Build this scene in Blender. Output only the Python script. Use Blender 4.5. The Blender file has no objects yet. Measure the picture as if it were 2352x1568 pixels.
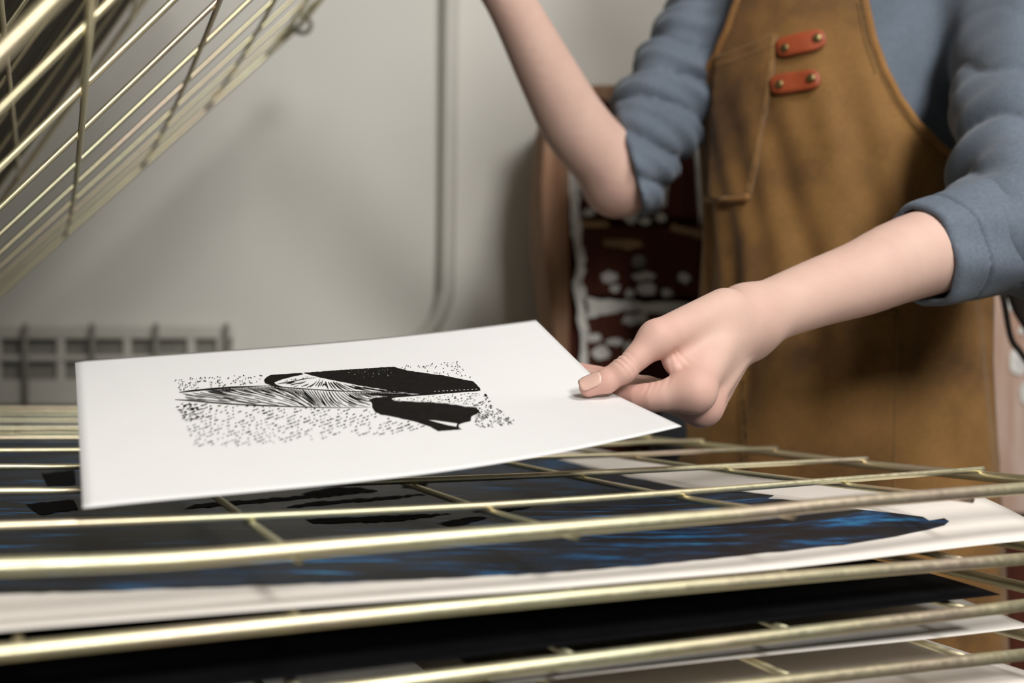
import bpy, bmesh, math, random
import numpy as np
from mathutils import Vector, geometry

# ------------------------------------------------------------------ basics
SC = bpy.context.scene
COL = SC.collection
ZC = 0.93                       # camera height above the floor
F, CX, CY = 2560.0, 1176.0, 784.0   # focal length and centre of the 2352 x 1568 frame
rnd = random.Random(7)


def at(px, py, d):
    return np.array([(px - CX) / F * d, d, ZC - (py - CY) / F * d])


def proj(p):
    p = np.asarray(p, float)
    d = p[..., 1]
    return np.stack([CX + p[..., 0] / d * F, CY - (p[..., 2] - ZC) / d * F], -1)


def tag(o, label=None, cat=None, group=None, kind=None):
    if label: o['label'] = label
    if cat: o['category'] = cat
    if group: o['group'] = group
    if kind: o['kind'] = kind
    return o


def thing(name, loc, label, cat, group=None):
    o = bpy.data.objects.new(name, None)
    o.empty_display_size = 0.05
    COL.objects.link(o)
    o.location = loc
    return tag(o, label, cat, group)


def root_loc(o):
    l = Vector((0, 0, 0))
    while o is not None:
        l = l + o.location
        o = o.parent
    return l


def obj(name, vf, mat, parent=None, smooth=True, loc=None):
    """link one mesh object; vertices are given in world space"""
    v, f = vf[0], vf[1]
    v = np.asarray(v, float).reshape(-1, 3)
    base = root_loc(parent) if parent is not None else Vector((0, 0, 0))
    if loc is not None:
        base = base + Vector(loc) - (base if parent is not None else Vector((0, 0, 0)))
    me = bpy.data.meshes.new(name)
    me.from_pydata((v - np.array(base)).tolist(), [], [tuple(int(i) for i in q) for q in f])
    me.update()
    for m in (mat if isinstance(mat, (list, tuple)) else [mat]):
        me.materials.append(m)
    if len(vf) > 2 and vf[2] is not None:
        me.polygons.foreach_set('material_index', list(vf[2]))
    if smooth:
        me.polygons.foreach_set('use_smooth', [True] * len(me.polygons))
    o = bpy.data.objects.new(name, me)
    COL.objects.link(o)
    if parent is not None:
        o.parent = parent
        if loc is not None:
            o.location = Vector(loc) - root_loc(parent)
    elif loc is not None:
        o.location = loc
    return o


def join(*parts):
    V, Fs, M = [], [], []
    n = 0
    for p in parts:
        v, f = p[0], p[1]
        v = np.asarray(v, float).reshape(-1, 3)
        V.append(v)
        Fs += [tuple(i + n for i in q) for q in f]
        M += list(p[2]) if len(p) > 2 and p[2] is not None else [0] * len(f)
        n += len(v)
    return np.concatenate(V), Fs, M


def box(lo, hi):
    x0, y0, z0 = lo
    x1, y1, z1 = hi
    v = [(x0, y0, z0), (x1, y0, z0), (x1, y1, z0), (x0, y1, z0), (x0, y0, z1), (x1, y0, z1), (x1, y1, z1), (x0, y1, z1)]
    f = [(0, 3, 2, 1), (4, 5, 6, 7), (0, 1, 5, 4), (1, 2, 6, 5), (2, 3, 7, 6), (3, 0, 4, 7)]
    return np.array(v), f


def bevel(o, w=0.003, seg=2):
    m = o.modifiers.new('bevel', 'BEVEL')
    m.width = w
    m.segments = seg
    m.limit_method = 'ANGLE'
    return o


def tube(pts, r, n=10, closed=False, flat=None, up=None):
    """sweep a circle (or ellipse: flat = second radius) along points"""
    P = np.asarray(pts, float)
    k = len(P)
    R = np.full(k, r) if np.isscalar(r) else np.asarray(r, float)
    T = np.zeros_like(P)
    if closed:
        T = np.roll(P, -1, 0) - np.roll(P, 1, 0)
    else:
        T[1:-1] = P[2:] - P[:-2]
        T[0] = P[1] - P[0]
        T[-1] = P[-1] - P[-2]
    T /= np.linalg.norm(T, axis=1)[:, None] + 1e-12
    a = np.array(up if up is not None else ([0, 0, 1.] if abs(T[0][2]) < 0.9 else [0, 1., 0]), float)
    V = []
    for i in range(k):
        u = a - T[i] * (a @ T[i])
        u /= np.linalg.norm(u) + 1e-12
        w = np.cross(T[i], u)
        if up is None:
            a = u
        for j in range(n):
            t = 2 * math.pi * j / n
            V.append(P[i] + u * math.cos(t) * (R[i] if flat is None else flat) + w * math.sin(t) * R[i])
    Fs = []
    for i in range(k if closed else k - 1):
        for j in range(n):
            a0, b0 = i * n + j, i * n + (j + 1) % n
            c0, d0 = ((i + 1) % k) * n + (j + 1) % n, ((i + 1) % k) * n + j
            Fs.append((a0, b0, c0, d0))
    if not closed:
        Fs.append(tuple(range(n - 1, -1, -1)))
        Fs.append(tuple((k - 1) * n + j for j in range(n)))
    return np.array(V), Fs


def smooth_path(pts, n=24):
    """Catmull-Rom through the points"""
    P = np.asarray(pts, float)
    Q = np.vstack([2 * P[0] - P[1], P, 2 * P[-1] - P[-2]])
    out = []
    per = max(2, n // (len(P) - 1))
    for i in range(len(P) - 1):
        p0, p1, p2, p3 = Q[i:i + 4]
        for s in range(per):
            t = s / per
            out.append(0.5 * ((2 * p1) + (-p0 + p2) * t + (2 * p0 - 5 * p1 + 4 * p2 - p3) * t * t + (-p0 + 3 * p1 - 3 * p2 + p3) * t ** 3))
    out.append(P[-1])
    return np.array(out)


# ------------------------------------------------------------------ materials
class NT:
    def __init__(s, name):
        s.m = bpy.data.materials.new(name)
        s.m.use_nodes = True
        s.t = s.m.node_tree
        s.n = s.t.nodes
        s.b = s.n['Principled BSDF']

    def new(s, t, **k):
        q = s.n.new(t)
        for a, v in k.items():
            setattr(q, a, v)
        return q

    def link(s, a, b):
        s.t.links.new(a, b)

    def coord(s, scale=(1, 1, 1), out='Object', rot=(0, 0, 0)):
        c = s.new('ShaderNodeTexCoord')
        m = s.new('ShaderNodeMapping')
        m.inputs['Scale'].default_value = scale
        m.inputs['Rotation'].default_value = rot
        s.link(c.outputs[out], m.inputs['Vector'])
        return m.outputs['Vector']

    def noise(s, vec, scale, detail=4, rough=0.55):
        q = s.new('ShaderNodeTexNoise')
        q.inputs['Scale'].default_value = scale
        q.inputs['Detail'].default_value = detail
        q.inputs['Roughness'].default_value = rough
        s.link(vec, q.inputs['Vector'])
        return q.outputs['Fac']

    def ramp(s, fac, stops):
        q = s.new('ShaderNodeValToRGB')
        e = q.color_ramp.elements
        while len(e) < len(stops):
            e.new(0.5)
        for el, (p, c) in zip(e, stops):
            el.position = p
            el.color = (*c, 1) if len(c) == 3 else c
        s.link(fac, q.inputs['Fac'])
        return q.outputs['Color']

    def bump(s, h, strength=0.3, dist=0.001, normal=None):
        q = s.new('ShaderNodeBump')
        q.inputs['Strength'].default_value = strength
        q.inputs['Distance'].default_value = dist
        s.link(h, q.inputs['Height'])
        if normal is not None:
            s.link(normal, q.inputs['Normal'])
        return q.outputs['Normal']

    def set(s, **k):
        for a, v in k.items():
            s.b.inputs[a.replace('_', ' ')].default_value = v
        return s


def simple(name, col, rough=0.6, metal=0.0, nscale=None, var=0.15, bump=0.0, bscale=200, **k):
    t = NT(name)
    t.set(Roughness=rough, Metallic=metal, **k)
    c = tuple(col)
    if nscale:
        v = t.coord()
        f = t.noise(v, nscale)
        col_out = t.ramp(f, [(0.3, tuple(x * (1 - var) for x in c)), (0.7, tuple(min(1, x * (1 + var)) for x in c))])
        t.link(col_out, t.b.inputs['Base Color'])
        if bump:
            t.link(t.bump(t.noise(v, bscale), bump), t.b.inputs['Normal'])
    else:
        t.b.inputs['Base Color'].default_value = (*c, 1)
    return t.m


M = {}
M['wall'] = simple('wall_paint', (0.75, 0.735, 0.68), 0.85, nscale=1.6, var=0.05, bump=0.1, bscale=120)
M['ceiling'] = simple('ceiling_paint', (0.33, 0.32, 0.30), 0.9, nscale=2, var=0.03)
M['floor'] = simple('concrete_floor', (0.06, 0.055, 0.05), 0.7, nscale=5, var=0.25, bump=0.2, bscale=60)
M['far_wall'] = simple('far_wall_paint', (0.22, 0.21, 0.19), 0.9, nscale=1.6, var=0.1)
M['trim'] = simple('trim_paint', (0.55, 0.53, 0.5), 0.6, nscale=3, var=0.05)
M['pipe'] = simple('pipe_paint', (0.62, 0.605, 0.55), 0.5, nscale=6, var=0.05)
M['grille'] = simple('grille_paint', (0.62, 0.6, 0.54), 0.5, nscale=6, var=0.06)
M['grille_back'] = simple('grille_cavity', (0.25, 0.245, 0.21), 0.8, nscale=8, var=0.2)
M['dark_rod'] = simple('dark_steel', (0.24, 0.23, 0.2), 0.6, 0.0, nscale=20)
M['paper'] = simple('print_paper', (0.80, 0.795, 0.795), 0.75, nscale=60, var=0.008, bump=0.05, bscale=900)
M['cream_paper'] = simple('cream_paper', (0.83, 0.78, 0.72), 0.75, nscale=30, var=0.02, bump=0.05, bscale=700)
M['ink'] = simple('black_ink', (0.007, 0.006, 0.005), 0.8, nscale=300, var=0.4, Specular_IOR_Level=0.15)
M['gloss_ink'] = simple('matt_black_ink', (0.003, 0.003, 0.003), 0.95, nscale=40, var=0.3, Specular_IOR_Level=0.1)
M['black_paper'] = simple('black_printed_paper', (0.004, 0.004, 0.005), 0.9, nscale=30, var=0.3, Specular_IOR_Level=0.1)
M['leather'] = simple('orange_leather', (0.33, 0.062, 0.018), 0.5, nscale=60, var=0.15, bump=0.15, bscale=500)
M['brass'] = simple('aged_brass', (0.27, 0.20, 0.085), 0.35, 0.9, nscale=90, var=0.3)
M['thread'] = simple('tan_thread', (0.36, 0.23, 0.10), 0.8, nscale=200)
M['tie'] = simple('dark_webbing', (0.018, 0.010, 0.006), 0.8, nscale=120)
M['hair'] = simple('brown_hair', (0.06, 0.03, 0.015), 0.45, nscale=(90), var=0.4)
M['trousers'] = simple('dark_trousers', (0.03, 0.035, 0.045), 0.85, nscale=40)
M['shoe'] = simple('black_shoe', (0.015, 0.014, 0.013), 0.4, nscale=40)
M['nail'] = simple('thumb_nail', (0.69, 0.45, 0.375), 0.25, nscale=120, var=0.06)
M['flake'] = simple('flaking_white_paint', (0.74, 0.725, 0.68), 0.75, nscale=25, var=0.25)
M['tan_flake'] = simple('bare_tan_wood', (0.36, 0.22, 0.11), 0.7, nscale=25, var=0.25)


def wire_material():
    t = NT('yellow_zinc_wire')
    v = t.coord()
    f = t.noise(v, 9, 3)
    c = t.ramp(f, [(0.25, (0.70, 0.71, 0.50)), (0.5, (0.76, 0.69, 0.46)), (0.72, (0.74, 0.60, 0.48))])
    t.link(c, t.b.inputs['Base Color'])
    r = t.ramp(t.noise(v, 220, 4), [(0.3, (0.38,) * 3), (0.75, (0.52,) * 3)])
    t.link(r, t.b.inputs['Roughness'])
    t.set(Metallic=0.88)
    t.link(t.bump(t.noise(v, 260, 2), 0.03, 0.0004), t.b.inputs['Normal'])
    return t.m


def wood_material(name, a, b, scale=(8, 8, 1)):
    t = NT(name)
    v = t.coord(scale)
    f = t.noise(v, 6, 6)
    t.link(t.ramp(f, [(0.3, a), (0.7, b)]), t.b.inputs['Base Color'])
    t.set(Roughness=0.75)
    t.b.inputs['Specular IOR Level'].default_value = 0.2
    t.link(t.bump(f, 0.2, 0.002), t.b.inputs['Normal'])
    return t.m


def canvas_material(name, a, b, c):
    t = NT(name)
    v = t.coord()
    n1 = t.noise(v, 9, 5)
    col = t.ramp(n1, [(0.34, a), (0.50, b), (0.68, c)])
    fine = t.noise(v, 380, 3, 0.7)
    g = t.ramp(fine, [(0.3, (0.82,) * 3), (0.7, (1.1, 1.1, 1.1))])
    mx = t.new('ShaderNodeMix', data_type='RGBA', blend_type='MULTIPLY')
    mx.inputs[0].default_value = 1
    t.link(col, mx.inputs[6])
    t.link(g, mx.inputs[7])
    t.link(mx.outputs[2], t.b.inputs['Base Color'])
    t.set(Roughness=0.82)
    t.b.inputs['Sheen Weight'].default_value = 0.1
    t.link(t.bump(fine, 0.25, 0.0006), t.b.inputs['Normal'])
    return t.m


def skin_material():
    t = NT('skin')
    v = t.coord()
    at_ = t.new('ShaderNodeAttribute', attribute_name='flush')
    n1 = t.noise(v, 35, 4)
    base = t.ramp(n1, [(0.3, (0.64, 0.425, 0.352)), (0.7, (0.69, 0.475, 0.395))])
    mx = t.new('ShaderNodeMix', data_type='RGBA')
    t.link(at_.outputs['Fac'], mx.inputs[0])
    t.link(base, mx.inputs[6])
    mx.inputs[7].default_value = (0.60, 0.27, 0.225, 1)
    t.link(mx.outputs[2], t.b.inputs['Base Color'])
    t.set(Roughness=0.6)
    t.b.inputs['Specular IOR Level'].default_value = 0.35
    t.b.inputs['Subsurface Weight'].default_value = 0.18
    t.b.inputs['Subsurface Radius'].default_value = (1.0, 0.35, 0.2)
    t.b.inputs['Subsurface Scale'].default_value = 0.006
    fine = t.noise(v, 900, 3, 0.6)
    vor = t.new('ShaderNodeTexVoronoi', feature='DISTANCE_TO_EDGE')
    vor.inputs['Scale'].default_value = 650
    t.link(v, vor.inputs['Vector'])
    b1 = t.bump(fine, 0.12, 0.0004)
    t.link(t.bump(vor.outputs['Distance'], 0.10, 0.0003, b1), t.b.inputs['Normal'])
    return t.m


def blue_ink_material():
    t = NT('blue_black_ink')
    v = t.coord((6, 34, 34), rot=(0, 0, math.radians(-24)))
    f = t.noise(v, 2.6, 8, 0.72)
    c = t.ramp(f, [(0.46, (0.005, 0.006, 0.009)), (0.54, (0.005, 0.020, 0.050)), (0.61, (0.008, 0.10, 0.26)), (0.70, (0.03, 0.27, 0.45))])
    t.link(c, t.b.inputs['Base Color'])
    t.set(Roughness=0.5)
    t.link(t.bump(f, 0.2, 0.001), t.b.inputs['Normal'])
    return t.m


M['wire'] = wire_material()
M['cupboard'] = wood_material('red_brown_paint', (0.055, 0.014, 0.008), (0.105, 0.028, 0.015))
M['cupboard_side'] = wood_material('worn_brown_side', (0.24, 0.115, 0.065), (0.44, 0.27, 0.17))
M['pink_board'] = wood_material('worn_pink_board', (0.42, 0.24, 0.17), (0.60, 0.46, 0.38))
M['apron'] = canvas_material('ochre_canvas', (0.075, 0.032, 0.007), (0.205, 0.098, 0.022), (0.29, 0.145, 0.036))
M['apron_edge'] = canvas_material('ochre_binding', (0.18, 0.08, 0.018), (0.27, 0.125, 0.03), (0.33, 0.165, 0.042))
M['shirt'] = canvas_material('slate_blue_cotton', (0.098, 0.124, 0.162), (0.120, 0.150, 0.194), (0.14, 0.172, 0.22))
M['skin'] = skin_material()
M['blue_ink'] = blue_ink_material()

# ------------------------------------------------------------------ camera and render settings
cam = bpy.data.cameras.new('camera')
cam.sensor_width = 36.0
cam.lens = F / 2352 * 36.0
cam.clip_start = 0.02
cam.dof.use_dof = True
cam.dof.focus_distance = 0.675
cam.dof.aperture_fstop = 4.5
co = bpy.data.objects.new('camera', cam)
COL.objects.link(co)
co.location = (0, 0, ZC)
co.rotation_euler = (math.radians(90), 0, 0)
SC.camera = co
vs = SC.view_settings
vs.view_transform = 'Standard'
vs.look = 'None'
vs.exposure = 0.0
vs.gamma = 1.0
vs.use_curve_mapping = False
SC.cycles.use_denoising = True
SC.cycles.max_bounces = 8

w = bpy.data.worlds.new('room_air')
w.use_nodes = True
w.node_tree.nodes['Background'].inputs[0].default_value = (1.0, 0.97, 0.92, 1)
w.node_tree.nodes['Background'].inputs[1].default_value = 0.02
SC.world = w


def area(name, loc, aim, size, power, col=(1, 0.95, 0.88), size_y=None):
    l = bpy.data.lights.new(name, 'AREA')
    l.energy = power
    l.color = col
    l.size = size
    if size_y:
        l.shape = 'RECTANGLE'
        l.size_y = size_y
    o = bpy.data.objects.new(name, l)
    COL.objects.link(o)
    o.location = loc
    d = Vector(aim) - Vector(loc)
    o.rotation_euler = d.to_track_quat('-Z', 'Y').to_euler()
    return o


area('key_lamp', (0.85, -0.30, 2.35), (0.2, 0.95, 0.9), 0.5, 24, (1, 0.975, 0.94))
area('fill_lamp', (0.60, -1.1, 1.75), (-0.1, 1.75, 1.1), 0.40, 29, (1, 0.975, 0.94))

# ------------------------------------------------------------------ the room
YW = 1.78
X0, X1, YB, HC = -2.3, 2.5, -2.4, 2.7
S = 'structure'
tag(obj('floor', box((X0, YB, -0.1), (X1, YW, 0)), M['floor'], smooth=False), kind=S)
tag(obj('ceiling', box((X0, YB, HC), (X1, YW, HC + 0.1)), M['ceiling'], smooth=False), kind=S)
tag(obj('wall_back', box((X0, YW, 0), (X1, YW + 0.1, HC)), M['wall'], smooth=False), kind=S)
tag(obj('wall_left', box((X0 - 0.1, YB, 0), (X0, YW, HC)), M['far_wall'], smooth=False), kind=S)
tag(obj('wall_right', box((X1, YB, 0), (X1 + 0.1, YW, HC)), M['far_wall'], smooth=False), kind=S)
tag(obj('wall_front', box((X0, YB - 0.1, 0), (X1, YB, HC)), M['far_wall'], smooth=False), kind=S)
tag(obj('baseboard_back', box((X0, YW - 0.015, 0), (X1, YW, 0.09)), M['trim'], smooth=False), kind=S)

# pipe on the back wall
dP = YW - 0.022
pp = [at(1040, -820, dP), at(1036, -300, dP), at(1034, 0, dP), at(1030, 350, dP), at(1026, 640, dP), at(1020, 690, dP), at(1004, 732, dP), at(975, 768, dP), at(930, 800, dP), at(720, 925, dP), at(690, 965, dP), at(686, 1030, dP), at(686, 1750, dP)]
pipe = thing('wall_pipe', tuple(at(1030, 350, dP)), 'thin pale pipe running down the back wall and bending left', 'pipe')
obj('pipe_run', tube(smooth_path(pp, 72), 0.0125, 14), M['pipe'], pipe)
for y in (-120,):
    c = at(1035, y, dP)
    obj('pipe_clip', tube([c - [0, 0, .008], c + [0, 0, .008]], 0.0155, 14), M['pipe'], pipe)

# pale grille low on the back wall, behind the rack
gy = YW - 0.022
gr = thing('vent_grille', tuple(at(260, 840, gy)), 'pale slatted grille on the back wall, left behind the held print', 'grille')


def gbox(x0, y0, x1, y1, d0, d1):
    a, b = at(x0, y1, d0), at(x1, y0, d0)
    return box((a[0], d0, a[2]), (b[0], d1, b[2]))


obj('back_panel', gbox(-330, 752, 532, 930, gy + 0.014, YW), M['grille_back'], gr, smooth=False)
for (y0, y1) in ((748, 779), (815, 830), (872, 930)):
    bevel(obj('rail', gbox(-330, y0, 535, y1, gy, gy + 0.013), M['grille'], gr, smooth=False))
for x in (-310, -160, -10, 137, 290, 437, 505):
    bevel(obj('upright', gbox(x - 9, 770, x + 9, 885, gy + 0.001, gy + 0.012), M['grille'], gr, smooth=False))
for x, y1 in ((-92, 925), (58, 945), (212, 925), (358, 925), (520, 840)):
    a, b = at(x, 742, gy - 0.012), at(x, y1, gy - 0.012)
    obj('rod', tube([a, b], 0.0042, 10), M['dark_rod'], gr)

# ------------------------------------------------------------------ flaking cupboard behind the person
dC = 1.47
cz_top = at(0, 196, dC)[2]
xl, xr = at(1285, 0, dC)[0], at(2640, 0, dC)[0]
cup = thing('cupboard', ((xl + xr) / 2, dC + 0.15, 0), 'red-brown cupboard with flaking white paint standing behind the person', 'cupboard')
bevel(obj('carcass', box((xl, dC + 0.02, 0.06), (xr, dC + 0.29, cz_top - 0.02)), M['cupboard'], cup, smooth=False), 0.004)
bevel(obj('top_board', box((xl - 0.015, dC - 0.005, cz_top - 0.02), (xr + 0.015, dC + 0.295, cz_top)), M['cupboard_side'], cup, smooth=False), 0.004)
# bowed side post on the left
prof = []
for y, x in ((210, 1252), (300, 1232), (420, 1222), (560, 1226), (700, 1243), (860, 1262), (1100, 1275), (1500, 1280)):
    prof.append((at(x, y, dC)[0], at(x, y, dC)[2]))
prof.append((at(1282, 1500, dC)[0], 0.0))
V, Fc = [], []
for k, (x, z) in enumerate(prof):
    x2 = xl + 0.012
    V += [(x, dC + 0.05, z), (x + 0.012, dC - 0.012, z), (x2, dC - 0.012, z), (x2, dC + 0.26, z), (x, dC + 0.26, z)]
for k in range(len(prof) - 1):
    for j in range(5):
        Fc.append((k * 5 + j, k * 5 + (j + 1) % 5, (k + 1) * 5 + (j + 1) % 5, (k + 1) * 5 + j))
Fc += [(4, 3, 2, 1, 0), tuple((len(prof) - 1) * 5 + j for j in range(5))]
obj('side_post', (V, Fc), M['cupboard_side'], cup, smooth=False)
obj('plinth', box((xl + 0.02, dC + 0.04, 0), (xr - 0.02, dC + 0.28, 0.06)), M['cupboard'], cup, smooth=False)
# drawer fronts in two columns
rows = [(215, 500), (522, 680), (705, 900), (925, 1180)]
for c0, c1 in ((1330, 1605), (1640, 2230), ):
    for (y0, y1) in rows:
        d = bevel(obj('drawer', gbox(c0, y0, c1, y1, dC, dC + 0.02), M['cupboard'], cup, smooth=False), 0.003)
        k = at((c0 + c1) / 2, (y0 + y1) / 2, dC - 0.008)
        obj('knob', tube([k, k + [0, 0.009, 0]], 0.009, 12), M['dark_rod'], d)
bevel(obj('side_door', gbox(2255, 215, 2630, 1180, dC, dC + 0.02), M['pink_board'], cup, smooth=False), 0.003)


def blob(pts, rough=4, n=4, seed=0):
    """roughen a pixel polygon"""
    r = random.Random(seed)
    out = []
    for i in range(len(pts)):
        a, b = pts[i], pts[(i + 1) % len(pts)]
        for s in range(n):
            t = s / n
            out.append((a[0] + (b[0] - a[0]) * t + r.uniform(-rough, rough), a[1] + (b[1] - a[1]) * t + r.uniform(-rough, rough)))
    return out


def plate(poly, d, th=0.002):
    v = [at(x, y, d) for x, y in poly]
    n = len(v)
    V = v + [p + np.array([0, th, 0]) for p in v]
    f = [tuple(range(n)), tuple(range(2 * n - 1, n - 1, -1))] + [(i, i + n, (i + 1) % n + n, (i + 1) % n) for i in range(n)]
    return np.array(V), f


def ell(cx, cy, a, b, n=9):
    return [(cx + a * math.cos(6.283 * i / n), cy + b * math.sin(6.283 * i / n)) for i in range(n)]


flakes = [
    ([(1300, 385), (1322, 375), (1335, 410), (1330, 470), (1338, 560), (1345, 610), (1335, 660), (1318, 650), (1322, 590), (1312, 520), (1306, 450)], 5),
    ([(1318, 655), (1338, 650), (1350, 690), (1350, 780), (1352, 850), (1335, 850), (1330, 760)], 4),
    ([(1335, 684), (1420, 690), (1500, 694), (1610, 700), (1605, 722), (1500, 716), (1430, 712), (1375, 722), (1345, 735)], 4),
    ([(1512, 400), (1535, 395), (1530, 470), (1518, 480)], 3),
    ([(1594, 320), (1612, 300), (1616, 480), (1606, 520)], 2),
    ([(1435, 722), (1480, 718), (1490, 735), (1455, 748), (1430, 738)], 3),
]
blobs = [(1352, 487, 14, 10), (1448, 497, 17, 17), (1480, 508, 14, 9), (1518, 500, 12, 10), (1400, 636, 20, 12), (1412, 662, 12, 9), (1478, 634, 26, 9),
         (1485, 664, 24, 15), (1572, 638, 13, 13), (1532, 672, 14, 9), (1448, 672, 11, 9), (1380, 810, 22, 16), (1412, 785, 20, 8), (1445, 800, 12, 14), (1365, 775, 16, 10), (1480, 785, 16, 9), (1422, 240, 18, 20), (1400, 222, 16, 12)]
for i, (p, r) in enumerate(flakes):
    obj('flaking_paint', plate(blob(p, r, 4, i), dC - 0.0025), M['flake'], cup, smooth=False)
for i, (x, y, a, b) in enumerate(blobs):
    obj('flaking_paint', plate(blob(ell(x, y, a, b), 3, 2, 50 + i), dC - 0.0025), M['flake'], cup, smooth=False)
for i, p in enumerate([[(1335, 505), (1395, 508), (1400, 522), (1335, 522)], [(1385, 550), (1470, 552), (1480, 566), (1440, 572), (1390, 562)], [(1545, 512), (1610, 530), (1612, 548), (1540, 530)]]):
    obj('bare_wood_patch', plate(blob(p, 3, 3, 80 + i), dC - 0.0025), M['tan_flake'], cup, smooth=False)
for i, (x, y, a, b) in enumerate([(2338, 830, 22, 34), (2318, 690, 12, 26), (2360, 900, 16, 30), (2350, 760, 14, 10)]):
    obj('flaking_paint', plate(blob(ell(x, y, a, b), 4, 2, 90 + i), dC - 0.0025), M['flake'], cup, smooth=False)

# ------------------------------------------------------------------ drying rack
TH = math.radians(23.9)
EA = np.array([math.cos(TH), math.sin(TH), 0])
EB = np.array([-math.sin(TH), math.cos(TH), 0])
A_H, Z_H = -0.155, ZC - 0.078          # hinge line of the top lower shelf
B_LIST = [0.4258, 0.5214, 0.640, 0.765, 0.885, 1.005, 1.125, 1.245, 1.365, 1.46]
R_W, R_F = 0.0019, 0.0033


def rk(a, b, z):
    p = EA * a + EB * b
    p[2] = z
    return p


def on_b(px, py, b):
    """point above plan line b = const seen at a pixel"""
    r = np.array([(px - CX) / F, 1.0, -(py - CY) / F])
    d = b / (r @ EB)
    p = r * d
    p[2] += ZC
    return p


def on_a(px, py, a):
    r = np.array([(px - CX) / F, 1.0, -(py - CY) / F])
    d = a / (r @ EA)
    p = r * d
    p[2] += ZC
    return p


rack = thing('drying_rack', tuple(rk(A_H, 0.94, 0)), 'yellow zinc wire print drying rack with hinged shelves, some lifted', 'drying rack')

# uprights and base at the hinge side (left of the frame)
M['hook'] = simple('dull_steel_hook', (0.10, 0.10, 0.075), 0.5, 0.5, nscale=50)
M['frame'] = simple('grey_steel_frame', (0.22, 0.22, 0.2), 0.45, 0.6, nscale=12)
for b in (0.43, 1.46):
    v = tube([rk(A_H - 0.035, b, 0.0), rk(A_H - 0.035, b, 1.62)], 0.014, 12)
    obj('upright_post', v, M['frame'], rack)
    obj('foot_rail', tube([rk(A_H - 0.09, b, 0.03), rk(0.55, b, 0.03)], 0.016, 12), M['frame'], rack)
for z in (0.12, 1.60):
    obj('cross_bar', tube([rk(A_H - 0.035, 0.43, z), rk(A_H - 0.035, 1.46, z)], 0.012, 12), M['frame'], rack)


def zz_low(dz):
    return lambda a, b: Z_H + dz


def shelf_flat(name, z, a_end=0.515, droop=0.0, detail=True, amps=0.0012, seed=0):
    r = random.Random(seed)
    zf = lambda a, b: z - droop * max(0, a) ** 2 - 0.0035 * math.sin(math.pi * min(1, max(0, (b - 0.43) / 1.03))) * (0.5 + a)
    aa = np.linspace(A_H, a_end, 12)
    fr = [rk(a, B_LIST[0], zf(a, B_LIST[0])) for a in aa] + [rk(a_end, b, zf(a_end, b)) for b in np.linspace(B_LIST[0], B_LIST[-1], 12)[1:]] + \
         [rk(a, B_LIST[-1], zf(a, B_LIST[-1])) for a in aa[::-1][1:]] + [rk(A_H, b, zf(A_H, b)) for b in np.linspace(B_LIST[-1], B_LIST[0], 6)[1:-1]]
    sh = obj(name, tube(fr, R_F, 12, closed=True), M['wire'], rack)
    parts = []
    for b in B_LIST[1:-1]:
        parts.append(('long_wire', tube([rk(a, b, zf(a, b) + 0.0035) for a in np.linspace(A_H, a_end + 0.003, 10)], R_W, 8)))
    for a in (0.0, 0.10, 0.22, 0.335, 0.447):
        parts.append(('cross_wire', tube([rk(a, b, zf(a, b)) for b in np.linspace(B_LIST[0], B_LIST[-1], 12)], R_W, 8)))
    return sh, parts, zf


# --- the lower shelf the print is being laid on; its wires sag a little, each in its own way
top = {
    0.4258: [(-500, 1318), (0, 1301), (400, 1285), (800, 1253), (1200, 1221), (1700, 1180), (1935, 1155), (2352, 1121)],
    0.5214: [(-600, 1222), (0, 1207), (580, 1185), (1125, 1160), (1570, 1130), (1940, 1101), (2250, 1078)],
    0.640: [(-650, 1132), (0, 1127), (185, 1125), (700, 1112), (1220, 1092), (1690, 1069), (1984, 1054)],
    0.765: [(-700, 1074), (0, 1071), (170, 1071), (700, 1062), (1390, 1045), (1560, 1038), (1780, 1029)],
    0.885: [(-720, 1036), (0, 1034), (700, 1030), (1300, 1020), (1612, 1012)],
    1.005: [(-760, 1006), (0, 1005), (700, 1004), (1490, 1001)],
    1.125: [(-780, 984), (0, 983), (700, 984), (1385, 986)],
    1.245: [(-800, 966), (0, 965), (700, 967), (1300, 972)],
    1.365: [(-810, 951), (0, 950), (700, 953), (1230, 960)],
    1.46: [(-820, 940), (0, 939), (700, 943), (1180, 951)],
}
rows3 = {}
for b, pts in top.items():
    P = smooth_path([on_b(x, y, b) for x, y in pts], 30)
    aa = P @ EA
    P = P[aa > A_H]
    P = np.vstack([rk(A_H, b, P[0][2]), P])
    rows3[b] = P
bs = sorted(rows3)
corner = rk(0.527, 0.4258, rows3[bs[0]][-1][2] - 0.001)
near = np.vstack([rows3[bs[0]], corner])
ends = [rows3[b][-1] - np.array([0, 0, 0.004]) for b in bs[1:]]
fr = list(near) + ends[:-1] + list(rows3[bs[-1]][::-1]) + [rk(A_H, b, Z_H) for b in (1.2, 0.9, 0.6)]
shelf_top = obj('wire_shelf', tube(fr, R_F, 14, closed=True), M['wire'], rack)
for b in bs[1:-1]:
    P = rows3[b]
    e = P[-1] - P[-2]
    P = np.vstack([P, P[-1] + e / np.linalg.norm(e) * 0.003])
    obj('long_wire', tube(P, R_W + 0.0001, 10), M['wire'], shelf_top)


def z_top(a, b):
    """height of the lower shelf's surface between its wires"""
    zs = []
    for q in bs:
        P = rows3[q]
        zs.append(np.interp(a, P @ EA, P[:, 2]))
    return float(np.interp(b, bs, zs))


for a in (-0.02, 0.099, 0.219, 0.334, 0.446):
    obj('cross_wire', tube([rk(a, b, z_top(a, b) - 0.0036) for b in np.linspace(0.4258, 1.46, 30)], R_W, 10), M['wire'], shelf_top)

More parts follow.
